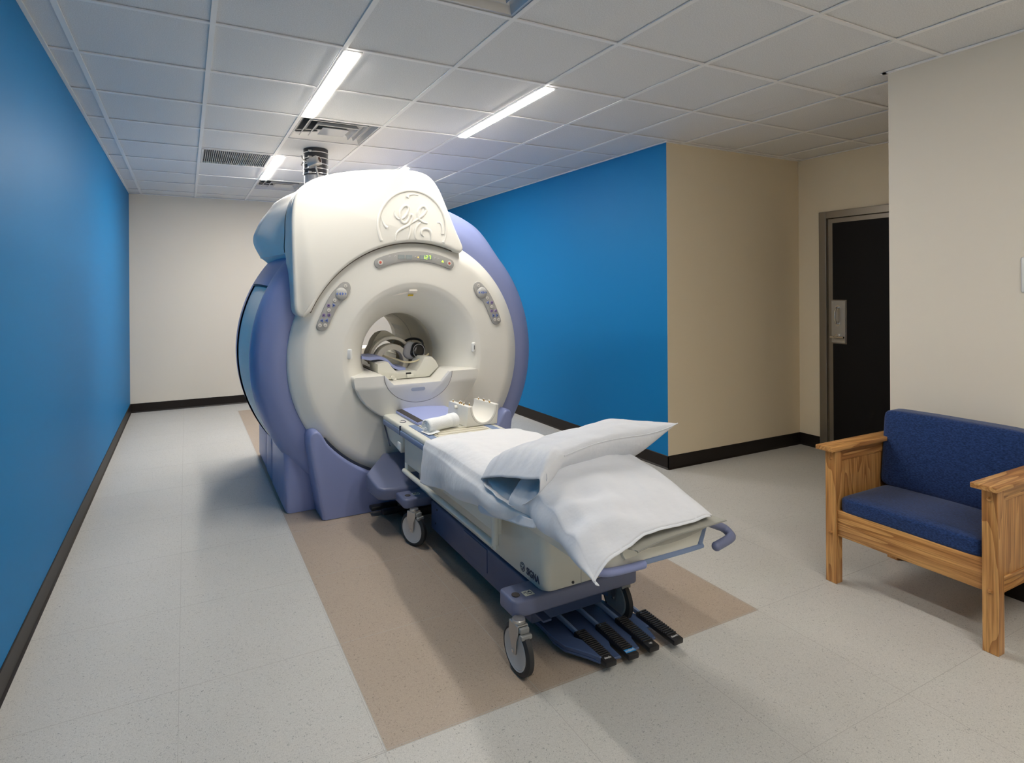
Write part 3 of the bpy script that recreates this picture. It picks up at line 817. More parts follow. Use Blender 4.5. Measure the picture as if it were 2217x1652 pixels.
# decks inside the bore either side of the channel
bm = bmesh.new()
for (x0, x1) in ((CX - .30, 1.712), (2.238, CX + .30)):
    box(bm, x0 + .004, x1, 1.12, 2.45, BZ - .07, BZ - .001)
box(bm, 1.74, 2.21, 1.145, 2.45, .80, .8525)
for (x0, x1, s) in ((CX - BW + .02, CX - .29, -1), (CX + .29, CX + BW - .02, 1)):
    prism(bm, [(x0 if s < 0 else x1, .94), (CX + s * .29, .94), (CX + s * .29, 1.26), (CX + s * .36, 1.15), (CX + s * .41, 1.05), ((x0 if s < 0 else x1), .98)][::1], 2, BZ - .06, BZ - .001)
obj('bore_deck', bm, M_CREAM, br, angle=30)
# pale insert with grip slot
P = [(1.712, BZ - .001), (1.722, BZ - .003), (1.787, .852), (2.149, .852), (2.213, BZ - .003), (2.226, BZ - .001)]
for k in range(1, 20):
    t = -pi * k / 20; P.append((CX - .003 + .258 * cos(t), BZ - .001 + .200 * sin(t)))
bm = PR(P, 1, .8965, .93, bev=.002, seg=2); ins = obj('insert_panel', bm, mat('pale_insert', (.62, .63, .64), .34), br, angle=30)
P = [(CX - .002 + .257 * cos(-pi * k / 30), BZ + .200 * sin(-pi * k / 30)) for k in range(0, 31)]
obj('insert_seam', T([(a, .8975, b) for a, b in P], .0022, 6), mat('seam_grey', (.2, .2, .2), .7), br)
bm = bmesh.new(); prism(bm, [(1.965 + sx_ * .040 + .0125 * cos(a_), .812 + .0125 * sin(a_)) for sx_, r0_ in ((1, -90), (-1, 90)) for a_ in [radians(r0_ + 18 * q_) for q_ in range(11)]], 1, .8935, .9, bev=.001, seg=1)
obj('grip_slot', bm, mat('slot_blue_grey', (.32, .36, .45), .4), ins)

# --- base pods
bz_ = .838
P = [(1.300, .0), (1.295, .01), (1.205, .50), (1.200, .545), (1.212, .578), (1.242, .595), (1.275, .590), (1.300, .565)]
P = [(1.290, .004), (1.286, .03), (1.265, .15), (1.244, .27), (1.223, .39), (1.209, .475), (1.204, .515), (1.204, .542), (1.209, .562), (1.219, .579), (1.233, .589), (1.249, .592), (1.264, .588), (1.278, .578), (1.291, .562)]
a0_, a1_ = atan2(.545 - CZ, 1.318 - CX), atan2(.545 - CZ, 2 * CX - 1.318 - CX)
a0_ += 2 * pi if a0_ < 0 else 0; a1_ += 2 * pi if a1_ < 0 else 0
arc = [(CX + bz_ * cos(a0_ + (a1_ - a0_) * k / 40), CZ + bz_ * sin(a0_ + (a1_ - a0_) * k / 40)) for k in range(0, 41)]
left = P; rightp = [(2 * CX - a, b) for a, b in P][::-1]
cont = [Vector((a, 0, b)) for a, b in left + arc[1:-1] + rightp]; nc = len(cont); nrm = []
for i in range(nc):
    t_ = (cont[min(i + 1, nc - 1)] - cont[max(i - 1, 0)]).normalized(); nrm.append(Vector((-t_.z, 0, t_.x)))
bm = bmesh.new(); rows = []
for (y, ins_) in ((.905, .018), (.9065, .011), (.911, .005), (.921, 0), (1.14, 0)):
    rows.append([bm.verts.new((c_.x - n_.x * ins_, y, max(.003, c_.z - n_.z * ins_))) for c_, n_ in zip(cont, nrm)])
for i in range(len(rows) - 1):
    for k in range(nc - 1): bm.faces.new((rows[i][k], rows[i][k + 1], rows[i + 1][k + 1], rows[i + 1][k]))
xa_, xb_ = cont[0].x + .018, cont[-1].x - .018
bl_ = [bm.verts.new((min(xb_, max(xa_, cont[k].x)), .905, .003)) for k in range(nc)]
for k in range(nc - 1): bm.faces.new((rows[0][k], rows[0][k + 1], bl_[k + 1], bl_[k]))
bmesh.ops.remove_doubles(bm, verts=bm.verts, dist=1e-5)
obj('front_pod', bm, M_LAV, mri, angle=50)
g = [(CX + (bz_ - .004) * cos(t), .972, CZ + (bz_ - .004) * sin(t)) for t in [a0_ + .02 + (a1_ - a0_ - .04) * k / 60 for k in range(61)]]
obj('pod_gap', T(g, .0125, 8), M_NAVY, mri)
for s in (-1, 1):
    for (y0, y1, zt, x0) in ((1.125, 1.75, .50, 1.085), (1.765, 2.10, .48, 1.087), (2.115, 2.66, .46, 1.092)):
        xa, xb = (x0, 1.7) if s < 0 else (2 * CX - 1.7, 2 * CX - x0)
        bm = bmesh.new(); lean = .05
        r_ = .05
        Pq = [(y0, .003), (y0 + .01, zt - .12), (y0 + .05, zt - .03), (y0 + .12, zt), (y1 - .06, zt), (y1 - .01, zt - .05), (y1, zt - .12), (y1, .003)]
        prism(bm, Pq, 0, xa, xb, bev=.035, seg=4)
        for v in bm.verts:
            v.co.z = max(.002, v.co.z)
        obj('side_pod', bm, M_LAV, mri, angle=50)
# core that closes the body below and above (fills between pods)
obj('magnet_core', B(1.45, 2.50, 1.16, 2.55, .004, .55), M_NAVY, mri, smooth=False)

# --- docking bumper, post and floor pedals at the scanner's foot
P = [(1.525, .700), (1.540, .520), (1.570, .488), (1.66, .470), (2.29, .470), (2.38, .488), (2.41, .520), (2.425, .700), (2.24, .93), (1.71, .93)]
Pd = [(p.x, p.y) for p in smooth_path([(a, b, 0) for a, b in P], 3, closed=True)]
bm = bmesh.new()
prism(bm, P, 2, .225, .300, bev=.016, seg=3)
for v in bm.verts:
    if v.co.z > .26: v.co.z += max(0, v.co.y - .50) * .20
dk = obj('dock_bumper', bm, M_LAV2, mri, angle=40)
bm = CY((1.80, .80, .0), .028, .23, 'z', bev=.003); obj('dock_post', bm, mat('bronze_post', (.16, .11, .07), .35, metal=.6), dk)
for (y, c) in ((.86, 1.70), (.76, 1.75)):
    bm = B(c - .10, c + .14, y - .03, y + .03, .035, .06, bev=.006); obj('floor_pedal', bm, M_BLACK, dk)
bm = B(1.78, 2.1, .70, .93, .0, .05, bev=.006); obj('pedal_base', bm, M_BLACK, dk)

# ================================================================== quench pipe and box camera
PX, PY = 1.52, 2.14
t = thing('quench_pipe', (PX, PY, 2.15), 'thick vertical vent pipe with black banded sleeve rising from the scanner to the ceiling', 'pipe')
obj('pipe', CY((PX, PY, 2.15), .098, .585, 'z', 32), mat('grey_pipe', (.34, .35, .37), .4, metal=.4), t)
bm = LT([(.098, 2.50), (.104, 2.505), (.106, 2.60), (.104, 2.70), (.104, H + .005)], (PX, PY, 0), 'z', 32); obj('sleeve', bm, mat('black_sleeve', (.018, .018, .022), .5), t)
for z in (2.515, 2.555, 2.595, 2.645, 2.695):
    bm = LT([(.1045, z - .004), (.1075, z - .004), (.1075, z + .004), (.1045, z + .004)], (PX, PY, 0), 'z', 32)
    box(bm, PX - .085, PX - .055, PY - .105, PY - .085, z - .009, z + .009, bev=.002, seg=1)
    obj('hose_clamp', bm, M_CHROME, t)
t = thing('box_camera', (1.46, 1.98, 2.55), 'small square box camera on a short rod beside the vent pipe', 'camera')
Mx = frame((1.475, 1.965, 2.565), (.80, -.60, 0), (.45, .62, .30))
bm = B(-.035, .035, -.05, .05, -.033, .033, bev=.004, seg=2)
Rm = Matrix.Rotation(radians(42), 4, 'Z') @ Matrix.Rotation(radians(-14), 4, 'X')
Rm = Matrix.Translation((1.468, 1.955, 2.585)) @ Rm
bm.transform(Rm); obj('housing', bm, M_STEEL, t, angle=30)
bm = bmesh.new(); lathe(bm, [(1e-6, -.052), (.014, -.052), (.024, -.053), (.026, -.049)], (0, 0, 0), 'y', 20); bm.transform(Rm); obj('lens', bm, mat('lens_brown', (.06, .025, .02), .2), t)
bm = bmesh.new(); lathe(bm, [(.023, -.050), (.023, -.056), (.028, -.056), (.028, -.050)], (0, 0, 0), 'y', 20); bm.transform(Rm); obj('lens_ring', bm, M_CHROME, t)
bm = T([(1.478, 1.955, 2.555), (1.505, 1.92, 2.42), (1.53, 1.90, 2.25)], .008, 8); obj('mounting_rod', bm, M_STEEL, t)
bm = bmesh.new(); tube(bm, smooth_path([(1.452, 1.99, 2.585), (1.41, 2.03, 2.60), (1.385, 2.02, 2.62), (1.372, 2.0, 2.635)], 4), .006, 8); tube(bm, [(1.39, 2.03, 2.59), (1.375, 2.02, 2.56)], .007, 8); obj('connector', bm, M_STEEL, t)
# ================================================================== things in the bore
# cradle (sled) in the channel
cr = thing('patient_cradle', (CX, 1.6, .853), 'cream cradle tray with raised trapezoid sides lying in the scanner mouth', 'cradle')
P = [(1.795, .858), (2.135, .858), (2.215, .930), (2.190, .975), (2.160, 1.005), (2.100, 1.005), (2.065, .945), (2.035, .905), (1.885, .905), (1.845, .945), (1.815, .985), (1.775, .985), (1.735, .975), (1.735, .915)]
bm = PR(P, 1, 1.10, 1.30, bev=.004, seg=2); obj('bracket', bm, M_CREAM2, cr, angle=30)
P = [(1.795, .856), (2.145, .856), (2.205, .915), (2.19, .925), (2.13, .875), (1.81, .875), (1.75, .925), (1.735, .915)]
obj('tray', PR(P, 1, 1.295, 2.5, bev=.003, seg=2), M_CREAM2, cr, angle=30)
bm = CY((1.845, 1.085, .872), .014, .02, 'y', 16, bev=.002); cyl(bm, (1.86, 1.08, .860), .012, .03, 'y', 14, bev=.002); obj('knob', bm, M_CREAM2, cr)
bm = B(1.955, 2.005, 1.080, 1.105, .862, .888, bev=.006); obj('latch', bm, M_CREAM2, cr)
obj('latch_slot', B(1.95, 1.99, 1.097, 1.102, .888, .900), M_BLACK, cr)
# periwinkle strip pad draped over the bracket's left side
path = smooth_path([(1.64, 1.24, 1.020), (1.70, 1.24, 1.008), (1.775, 1.24, 1.008), (1.83, 1.24, .990), (1.88, 1.24, .945), (1.93, 1.24, .918), (1.985, 1.24, .912)], 5)
bm = bmesh.new(); rings = []
for i, p in enumerate(path):
    tt = .011; rings.append([(p.x, 1.18 + .02 * (i / len(path)), p.z - tt), (p.x, 1.42, p.z - tt), (p.x, 1.42, p.z + tt), (p.x, 1.18 + .02 * (i / len(path)), p.z + tt)])
loft(bm, rings); tag(obj('strip_pad', bm, M_PAD, angle=60), 'curved periwinkle foam strip lying on the cradle inside the scanner mouth', 'pad')
# flexible coil arch
co = thing('arch_coil', (1.93, 1.4, .92), 'beige arched receiver coil standing on the cradle inside the scanner mouth', 'MRI coil')
def archband(c, r, w0, w1, th, a0, a1, ya, yb, name, m, par, n=40, sq=1.0):
    rings = []
    for k in range(n + 1):
        t = a0 + (a1 - a0) * k / n; ca, sa = cos(t), sin(t) * sq
        rings.append([(c[0] + (r + th) * ca, ya, c[1] + (r + th) * sa), (c[0] + (r + th) * ca, yb, c[1] + (r + th) * sa), (c[0] + r * ca, yb, c[1] + r * sa), (c[0] + r * ca, ya, c[1] + r * sa)])
    bm = bmesh.new(); loft(bm, rings)
    bmesh.ops.recalc_face_normals(bm, faces=bm.faces)
    es = [e for e in bm.edges if len(e.link_faces) == 2 and e.calc_face_angle(0) > .9]
    bmesh.ops.bevel(bm, geom=es, offset=.006, segments=2, affect='EDGES', profile=.5)
    return obj(name, bm, m, par, angle=40)
archband((1.925, .955), .092, 0, 0, .045, radians(-32), radians(172), 1.33, 1.42, 'inner_arch', M_COIL, co)
archband((1.938, .965), .158, 0, 0, .024, radians(-28), radians(188), 1.38, 1.43, 'outer_band', M_COIL, co)
# roof shell with a peaked top, tapering into the bore
rings = []
for y, k in ((1.43, 1.0), (1.52, .96), (1.62, .85)):
    rr = []
    for j in range(25):
        t = radians(-10 + 195 * j / 24); r0 = .170 * k; pk = .062 * max(0, 1 - abs(t - radians(100)) / radians(38))
        rr.append((1.925 + (r0 + pk) * cos(t), y, .968 + (r0 + pk) * sin(t)))
    for j in range(24, -1, -1):
        t = radians(-10 + 195 * j / 24); r0 = .160 * k; rr.append((1.925 + r0 * cos(t), y, .968 + r0 * sin(t)))
    rings.append(rr)
bm = bmesh.new(); loft(bm, rings); obj('roof_shell', bm, mat('olive_grey_shell', (.42, .40, .32), .5), co, angle=40)
# tube draped across the coil and the headphones
bm = T(smooth_path([(1.86, 1.36, 1.002), (1.92, 1.27, .985), (1.98, 1.20, .965), (2.04, 1.17, .968), (2.10, 1.18, .985), (2.17, 1.22, 1.005), (2.19, 1.24, 1.012)], 6), .0065, 8)
tag(obj('air_tube', bm, M_TUBE), 'thin yellowed tube draped from the arch coil to the headphones', 'tube')
# headphones
hp = thing('headphones', (2.12, 1.3, .96), 'black padded headphones lying on their side against the bore wall', 'headphones')
def ell(c, s, rot, m, name, par, n=2.0):
    bm = bmesh.new(); bmesh.ops.create_uvsphere(bm, u_segments=28, v_segments=18, radius=1)
    for v in bm.verts:
        x, y, z = v.co; v.co = Vector((math.copysign(abs(x) ** n, x), math.copysign(abs(y) ** n, y), math.copysign(abs(z) ** n, z)))
    bm.transform(Matrix.Translation(c) @ rot.to_4x4() @ Matrix.Diagonal((*s, 1)))
    return obj(name, bm, m, par, angle=180)
Rh = Matrix.Rotation(radians(20), 3, 'Y') @ Matrix.Rotation(radians(-10), 3, 'X')
ell((2.075, 1.33, 1.035), (.058, .032, .068), Rh, M_FOAM, 'ear_cushion', hp, .8)
ell((2.120, 1.29, 1.035), (.055, .036, .060), Rh, mat('glossy_black', (.008, .008, .009), .2), 'ear_cup', hp, .62)
bm = T([(2.118 + .047 * cos(a) , 1.257 + .004 * sin(a), 1.036 + .052 * sin(a)) for a in [2 * pi * k / 28 for k in range(28)]], .0022, 8, closed=True); obj('cup_rim', bm, M_FOAM, hp)
bm = bmesh.new(); pth = smooth_path([(2.165, 1.30, 1.02), (2.178, 1.32, 1.065), (2.182, 1.35, 1.098), (2.15, 1.38, 1.118), (2.10, 1.40, 1.118), (2.05, 1.42, 1.095)], 5)
tube(bm, pth, .017, 10, sx=.5); obj('headband', bm, M_BLACK, hp)
bm = T([(2.02 + .035 * cos(a), 1.50, 1.075 + .035 * sin(a)) for a in [2 * pi * k / 24 for k in range(24)]], .010, 8, closed=True); obj('far_ring', bm, M_COIL, hp)
# rear equipment glimpsed through the bore
t = thing('rear_console', (1.62, 2.75, 0), 'small grey equipment stand glimpsed through the bore behind the scanner', 'equipment')
obj('cabinet', B(1.62, 2.30, 2.95, 3.25, 0, .90, bev=.01), M_COIL, t)
obj('top_box', B(1.70, 2.05, 2.92, 3.15, .90, .985, bev=.006), M_GREY, t)
obj('indicator', B(1.745, 1.752, 2.915, 2.921, .935, .941), M_GREEN, t)

# ================================================================== PATIENT TABLE
tb = thing('patient_table', (1.985, -.15, 0), 'cream and blue wheeled patient table docked to the scanner, heaped with linen', 'patient table')
DX0, DX1, DZT = 1.71, 2.262, .655
DYN, DYF = -1.22, .935
# deck: cream slab with rounded far nose, rounded near corners
def rr_outline(x0, x1, y0, y1, rn, rf_, n=6):
    P = []
    for (cx, cy, a0, r) in ((x1 - rn, y0 + rn, -90, rn), (x1 - rf_, y1 - rf_, 0, rf_), (x0 + rf_, y1 - rf_, 90, rf_), (x0 + rn, y0 + rn, 180, rn)):
        for k in range(n + 1):
            t = radians(a0 + 90 * k / n); P.append((cx + r * cos(t), cy + r * sin(t)))
    return P
bm = bmesh.new()
prism(bm, rr_outline(DX0, DX1, .02, DYF, .012, .03), 2, .618, DZT, bev=.012, seg=3)
prism(bm, rr_outline(DX0 + .003, DX1 - .003, DYN + .03, .03, .05, .005), 2, .575, .600, bev=.006, seg=2)
box(bm, DX0, DX0 + .03, -1.15, .03, .59, .622, bev=.008, seg=2); box(bm, DX1 - .03, DX1, -1.15, .03, .59, .622, bev=.008, seg=2)
obj('deck', bm, M_CREAM2, tb)
bm = bmesh.new()
prism(bm, rr_outline(DX0 - .007, DX1 + .007, .0, DYF - .015, .01, .03), 2, .592, .624, bev=.005, seg=2)
box(bm, DX0 - .006, DX0 + .004, -1.15, .01, .596, .620, bev=.003, seg=1); box(bm, DX1 - .004, DX1 + .006, -1.15, .01, .596, .620, bev=.003, seg=1)
obj('edge_band', bm, M_TRIMB, tb)
obj('deck_seam', B(DX0 - .009, DX0 + .004, .561, .565, .595, .652), M_INK, tb, smooth=False)
bm = bmesh.new(); box(bm, DX0 + .040, DX0 + .085, -.2, .53, DZT - .002, DZT + .0025, bev=.001, seg=1); box(bm, DX1 - .085, DX1 - .040, -.2, .53, DZT - .002, DZT + .0025, bev=.001, seg=1)
obj('inlay_strip', bm, M_TRIMB, tb)
bm = bmesh.new()
for k in range(6): box(bm, DX0 + .10 + k * .004, DX1 - .10, .10 + k * .045, .125 + k * .045, DZT - .001, DZT + .004, bev=.0015, seg=1)
box(bm, DX0 + .095, DX0 + .105, .08, .90, DZT, DZT + .005)
obj('slide_ribs', bm, mat('ivory_ribs', (.60, .56, .45), .45), tb)
bm = bmesh.new(); tube(bm, [(DX0 + .045 + .022 * cos(a), .655 + .030 * sin(a), DZT + .0008) for a in [radians(200 + 250 * k / 14) for k in range(15)]], .0022, 6)
obj('finger_notch', bm, M_INK, tb)
# underside nose panel, box skirt
bm = bmesh.new(); prism(bm, [(.935, .60), (.56, .60), (.56, .52), (.60, .47), (.80, .50)], 0, DX0 + .01, DX1 - .01, bev=.008); obj('nose_shroud', bm, M_CREAM2, tb)
obj('release_tab', B(DX0 - .001, DX0 + .01, .575, .625, .492, .54, bev=.003), M_WHITE, tb)
bm = bmesh.new(); prism(bm, [(.905, .59), (.90, .60), (.775, .475), (.78, .468)], 0, DX0 + .001, DX0 + .006); obj('hook', bm, M_INK, tb, smooth=False)
bm = bmesh.new()   # skirt frame around an open slot, long lower rail
SX0, SX1 = DX0 + .018, DX1 - .018
for (xa, xb) in ((SX0, SX0 + .02), (SX1 - .02, SX1)):
    box(bm, xa, xb, -.62, .545, .425, .60, bev=.004, seg=2)
    box(bm, xa, xb, .525, .545, .37, .43, bev=.003, seg=1)
box(bm, SX0 + .001, SX1 - .001, .50, .546, .372, .60, bev=.004, seg=2)
obj('skirt', bm, M_CREAM2, tb, angle=30)
bm = bmesh.new()
for s, xx in ((-1, SX0 - .006), (1, SX1 + .006)):
    tube(bm, [(xx, .54, .376), (xx, -.60, .376)], .015, 10)
    tube(bm, [(xx, -.605, .56), (xx, -.605, .376)], .017, 12)
    cyl(bm, (xx - .008 if s > 0 else xx - .008, -.605, .374), .0185, .016, 'x', 18, bev=.002)
    box(bm, xx - .008, xx + .008, -.60, -.59, .38, .56)
obj('side_rail', bm, M_CREAM2, tb, label='lowered cream side rail')
# pedestal: cream column shroud at near part
PX0, PX1, PYN = 1.80, 2.17, -.868
bm = bmesh.new()
prism(bm, rr_outline(PX0, PX1, PYN, .50, .045, .02), 2, .27, .60, bev=.004, seg=1)
ped = obj('pedestal', bm, M_CREAM2, tb, angle=50)
obj('end_seam', B(1.985, 1.987, PYN - .001, PYN + .002, .27, .55), mat('soft_seam', (.4, .4, .37), .6), ped, smooth=False)
obj('access_hole', CY((1.943, PYN - .003, .285), .006, .004, 'y', 14), M_BLACK, ped)
obj('plug', CY((2.10, PYN - .006, .288), .014, .008, 'y', 16, bev=.002), M_BLACK, ped)
# overhanging cream lip under the deck, near part
bm = bmesh.new()
for s in (-1, 1):
    xo = DX0 if s < 0 else DX1; xi = PX0 if s < 0 else PX1
    P = [(xo + .0 * s, .600), (xo, .592), (xo - s * .030, .540), (xi, .520), (xi, .600)]
    obj('deck_lip', PR(P, 1, -1.195, -.62), M_CREAM2, tb, angle=30)
# lower chassis
bm = bmesh.new(); box(bm, PX0 - .004, PX1 + .004, -.78, .285, .100, .262, bev=.006)
box(bm, PX0 - .008, PX0, -.40, -.15, .14, .255, bev=.002, seg=1)
ch = obj('chassis', bm, M_TBLUE, tb, angle=30)
bm = CY((PX0 - .006, .20, .235), .006, .004, 'x', 10); cyl(bm, (PX0 - .006, .22, .15), .006, .004, 'x', 10); obj('bolt', bm, M_BLACK, ch)
# cross beams carrying the castors
nb = bmesh.new(); prism(nb, rr_outline(1.655, 2.300, -.874, -.745, .028, .022), 2, .203, .270, bev=.010, seg=3)
beam1 = obj('cross_beam', nb, M_LAV2, tb, angle=40)
nb = bmesh.new(); prism(nb, rr_outline(1.645, 2.325, .330, .565, .028, .022), 2, .215, .272, bev=.012, seg=3)
beam2 = obj('cross_beam', nb, M_LAV2, tb, angle=40)
for (bmx, y) in ((beam1, -.825), (beam2, .395)):
    for x in (1.69, 2.28):
        obj('cap', CY((x, y, .2715), .017, .003, 'z', 20, bev=.001), M_VEL, bmx)
for (bmx, x, y) in ((beam1, 1.742, -.835), (beam2, 1.745, .40)):
    st = obj('warning_label', B(x - .022, x + .022, y - .018, y + .018, .2718, .2728), M_STICK, bmx, smooth=False)
# (icon bars printed on the labels)
for (bmx, x, y) in ((beam1, 1.742, -.835), (beam2, 1.745, .40)):
    bm = bmesh.new()
    tube(bm, [(x + .008 + .008 * cos(a), y - .002 + .008 * sin(a), .2731) for a in [2 * pi * k / 14 for k in range(14)]], .0014, 5, closed=True)
    tube(bm, [(x - .006, y - .012, .2731), (x - .006, y + .012, .2731)], .0012, 5)
    tube(bm, [(x + .004, y + .006, .2731), (x + .012, y + .010, .2731)], .0018, 5)
    tube(bm, [(x - .018, y + .004, .2731), (x - .012, y + .012, .2731), (x - .010, y + .002, .2731)], .0012, 5, closed=True)
    obj('label_icons', bm, M_INK, bmx)

# castors
def castor(x, y, ang, side):
    """x,y = wheel centre"""
    rw = .097
    Rz = Matrix.Translation((x, y, 0)) @ Matrix.Rotation(ang, 4, 'Z')
    ztop = .215
    bm = bmesh.new()
    # fork legs: shaped plates either side of the wheel
    for sx in (-1, 1):
        xa = sx * .0215
        P = [(-.030, ztop - .012), (.034, ztop - .012), (.036, ztop - .035), (.020, ztop - .075), (.014, rw - .012), (-.004, rw - .016), (-.012, rw + .004), (-.034, ztop - .06)]
        prism(bm, P, 0, xa - .0025, xa + .0025, bev=.001, seg=1)
    box(bm, -.024, .024, -.030, .034, ztop - .016, ztop - .009, bev=.002, seg=1)
    cyl(bm, (0, .004, ztop - .010), .026, .014, 'z', 20, bev=.002)
    bm.transform(Rz)
    f = obj('castor', bm, M_STEEL, tb, angle=30)
    bm = bmesh.new()
    lathe(bm, [(.077, -.0155), (.084, -.0175), (.089, -.015), (rw, -.010), (rw, .010), (.089, .015), (.084, .0175), (.077, .0155)], (0, 0, rw), 'x', 48)
    bm.transform(Rz); obj('tyre', bm, M_RUB, f)
    bm = bmesh.new()
    lathe(bm, [(1e-5, -.0165), (.020, -.0165), (.066, -.0150), (.069, -.0165), (.072, -.0150), (.077, -.0175), (.0775, -.014), (.0775, .014), (.077, .0175), (.072, .015), (.069, .0165), (.066, .015), (1e-5, .0165)], (0, 0, rw), 'x', 40)
    bmesh.ops.remove_doubles(bm, verts=bm.verts, dist=2e-5)
    bm.transform(Rz); obj('wheel_disc', bm, M_ALU, f)
    bm = bmesh.new(); cyl(bm, (-.0285, 0, rw), .006, .057, 'x', 12); bm.transform(Rz); obj('axle_bolt', bm, M_CHROME, f)
    bm = bmesh.new()
    box(bm, -.020, .020, .034, .050, ztop - .034, ztop - .014, bev=.003, seg=2); box(bm, -.024, .024, .044, .064, ztop - .050, ztop - .034, bev=.003, seg=2); box(bm, -.007, .007, .044, .054, ztop - .066, ztop - .048, bev=.002, seg=1)
    bm.transform(Rz); obj('brake_pedal', bm, mat('grey_brake', (.24, .245, .24), .5), f)
    return f
castor(1.664, -.885, radians(180), -1)
castor(1.700, .325, radians(204), -1)
castor(2.270, -.770, radians(176), 1)
castor(2.300, .325, radians(180), 1)

# near end: upright panel, blue bumper bar with rounded corner, U handle
bm = bmesh.new()
P = [(1.76, .515), (2.275, .515), (2.318, .600), (1.74, .600)]
prism(bm, P, 1, -1.215, -1.18, bev=.004, seg=2)
ep = obj('end_panel', bm, M_CREAM2, tb, angle=30)
bm = bmesh.new()
prism(bm, [(1.885, .566), (1.895, .546), (1.95, .548), (1.955, .556), (2.06, .560), (2.065, .572), (2.20, .578), (2.205, .588), (2.26, .592), (2.26, .604), (1.885, .604)], 1, -1.232, -1.20, bev=.002, seg=1)
obj('head_latch_plate', bm, M_CREAM2, ep, angle=30)
bm = bmesh.new(); tube(bm, smooth_path([(2.0, -1.212, .507), (2.28, -1.212, .507), (2.292, -1.210, .520), (2.325, -1.208, .600), (2.33, -1.205, .61)], 3), .011, 8, sx=.8); obj('trim_bar', bm, M_TRIMB, tb)
bm = bmesh.new(); pts = smooth_path([(1.716, -1.12, .604), (1.722, -1.17, .580), (1.745, -1.205, .545), (1.795, -1.220, .520), (1.86, -1.222, .509), (1.99, -1.222, .505)], 6)
tube(bm, pts, .019, 12, sz=1.0, sx=.75); obj('corner_bumper', bm, M_LAV, tb)
bm = bmesh.new(); pts = smooth_path([(2.300, -1.18, .600), (2.33, -1.20, .592), (2.39, -1.20, .566), (2.430, -1.205, .548), (2.438, -1.225, .534), (2.42, -1.245, .526), (2.335, -1.25, .512)], 6)
tube(bm, pts, .017, 12); bmesh.ops.create_uvsphere(bm, u_segments=14, v_segments=10, radius=.0175, matrix=Matrix.Translation((2.335, -1.25, .512))); obj('push_handle', bm, M_LAV2, tb, angle=60)
bm = bmesh.new(); prism(bm, [(2.10, .272), (2.27, .272), (2.25, .33), (2.16, .36)], 1, -.868, -.80, bev=.008); obj('end_gusset', bm, M_TRIMB, tb)

# wordmark and round emblem on the pedestal side
SIGX = PX0 - .0006
mt = frame((SIGX, -.785, .306), (0, -1, 0), (0, 0, 1))
bm = text_bm('SIGNA', .041, mt, .0008, bold=.0012, sx=.80); obj('wordmark', bm, M_INK, ped, smooth=False)
mt = Matrix.Translation((0, 0, 0))
bm = bmesh.new(); c = (SIGX, -.706, .309)
cyl(bm, (SIGX - .0008, c[1], c[2]), .0195, .0012, 'x', 28)
em = obj('round_emblem', bm, M_INK, ped)
bm = bmesh.new(); xx = SIGX - .0014
tube(bm, [(xx, c[1] + .0155 * cos(a), c[2] + .0155 * sin(a)) for a in [2 * pi * k / 24 for k in range(24)]], .0008, 5, closed=True)
for k in range(4):
    a = pi / 4 + k * pi / 2; tube(bm, [(xx, c[1] + .011 * cos(a + u), c[2] + .011 * sin(a + u)) for u in (-.3, 0, .3)], .0009, 5)
def emb(P, k=.019): tube(bm, smooth_path([(xx, c[1] - (a - .5) * k, c[2] + (b - .5) * k) for a, b in P], 4), .0008, 5)
emb([(.15, .75), (.25, .6), (.45, .8), (.3, .9), (.25, .6), (.45, .45), (.2, .2)]); emb([(.45, .45), (.75, .75), (.6, .9), (.55, .6), (.8, .5), (.6, .3), (.85, .2)])
obj('emblem_lines', bm, M_CREAM2, em)

# foot pedal tray and four pedals
bm = bmesh.new()
P = [(1.865, -.835), (1.875, -.90), (1.93, -.975), (1.955, -1.02), (2.055, -1.03), (2.06, -.96), (2.08, -.93), (2.13, -1.02), (2.16, -1.02), (2.175, -.96), (2.20, -.94), (2.245, -1.0), (2.27, -1.0), (2.29, -.93), (2.31, -.93), (2.355, -.96), (2.33, -.86), (2.30, -.80), (2.24, -.62), (1.90, -.62)]
prism(bm, P, 2, .030, .040, bev=.002, seg=1)
P = [(1.865, -.835), (1.875, -.90), (1.93, -.975), (1.955, -1.02), (1.965, -1.02), (1.965, -.9), (1.90, -.80), (1.88, -.62), (1.865, -.62)]
prism(bm, P, 2, .040, .058, bev=.003, seg=1)
box(bm, 1.90, 2.25, -.66, -.62, .035, .11, bev=.004, seg=1)
obj('pedal_tray', bm, M_TBLUE, tb, angle=30)
pd = [('dock', 1.990, 1.985, -.845, -1.055), ('undock', 2.104, 2.095, -.845, -1.060), ('up', 2.212, 2.205, -.845, -1.060), ('down', 2.330, 2.330, -.850, -1.070)]
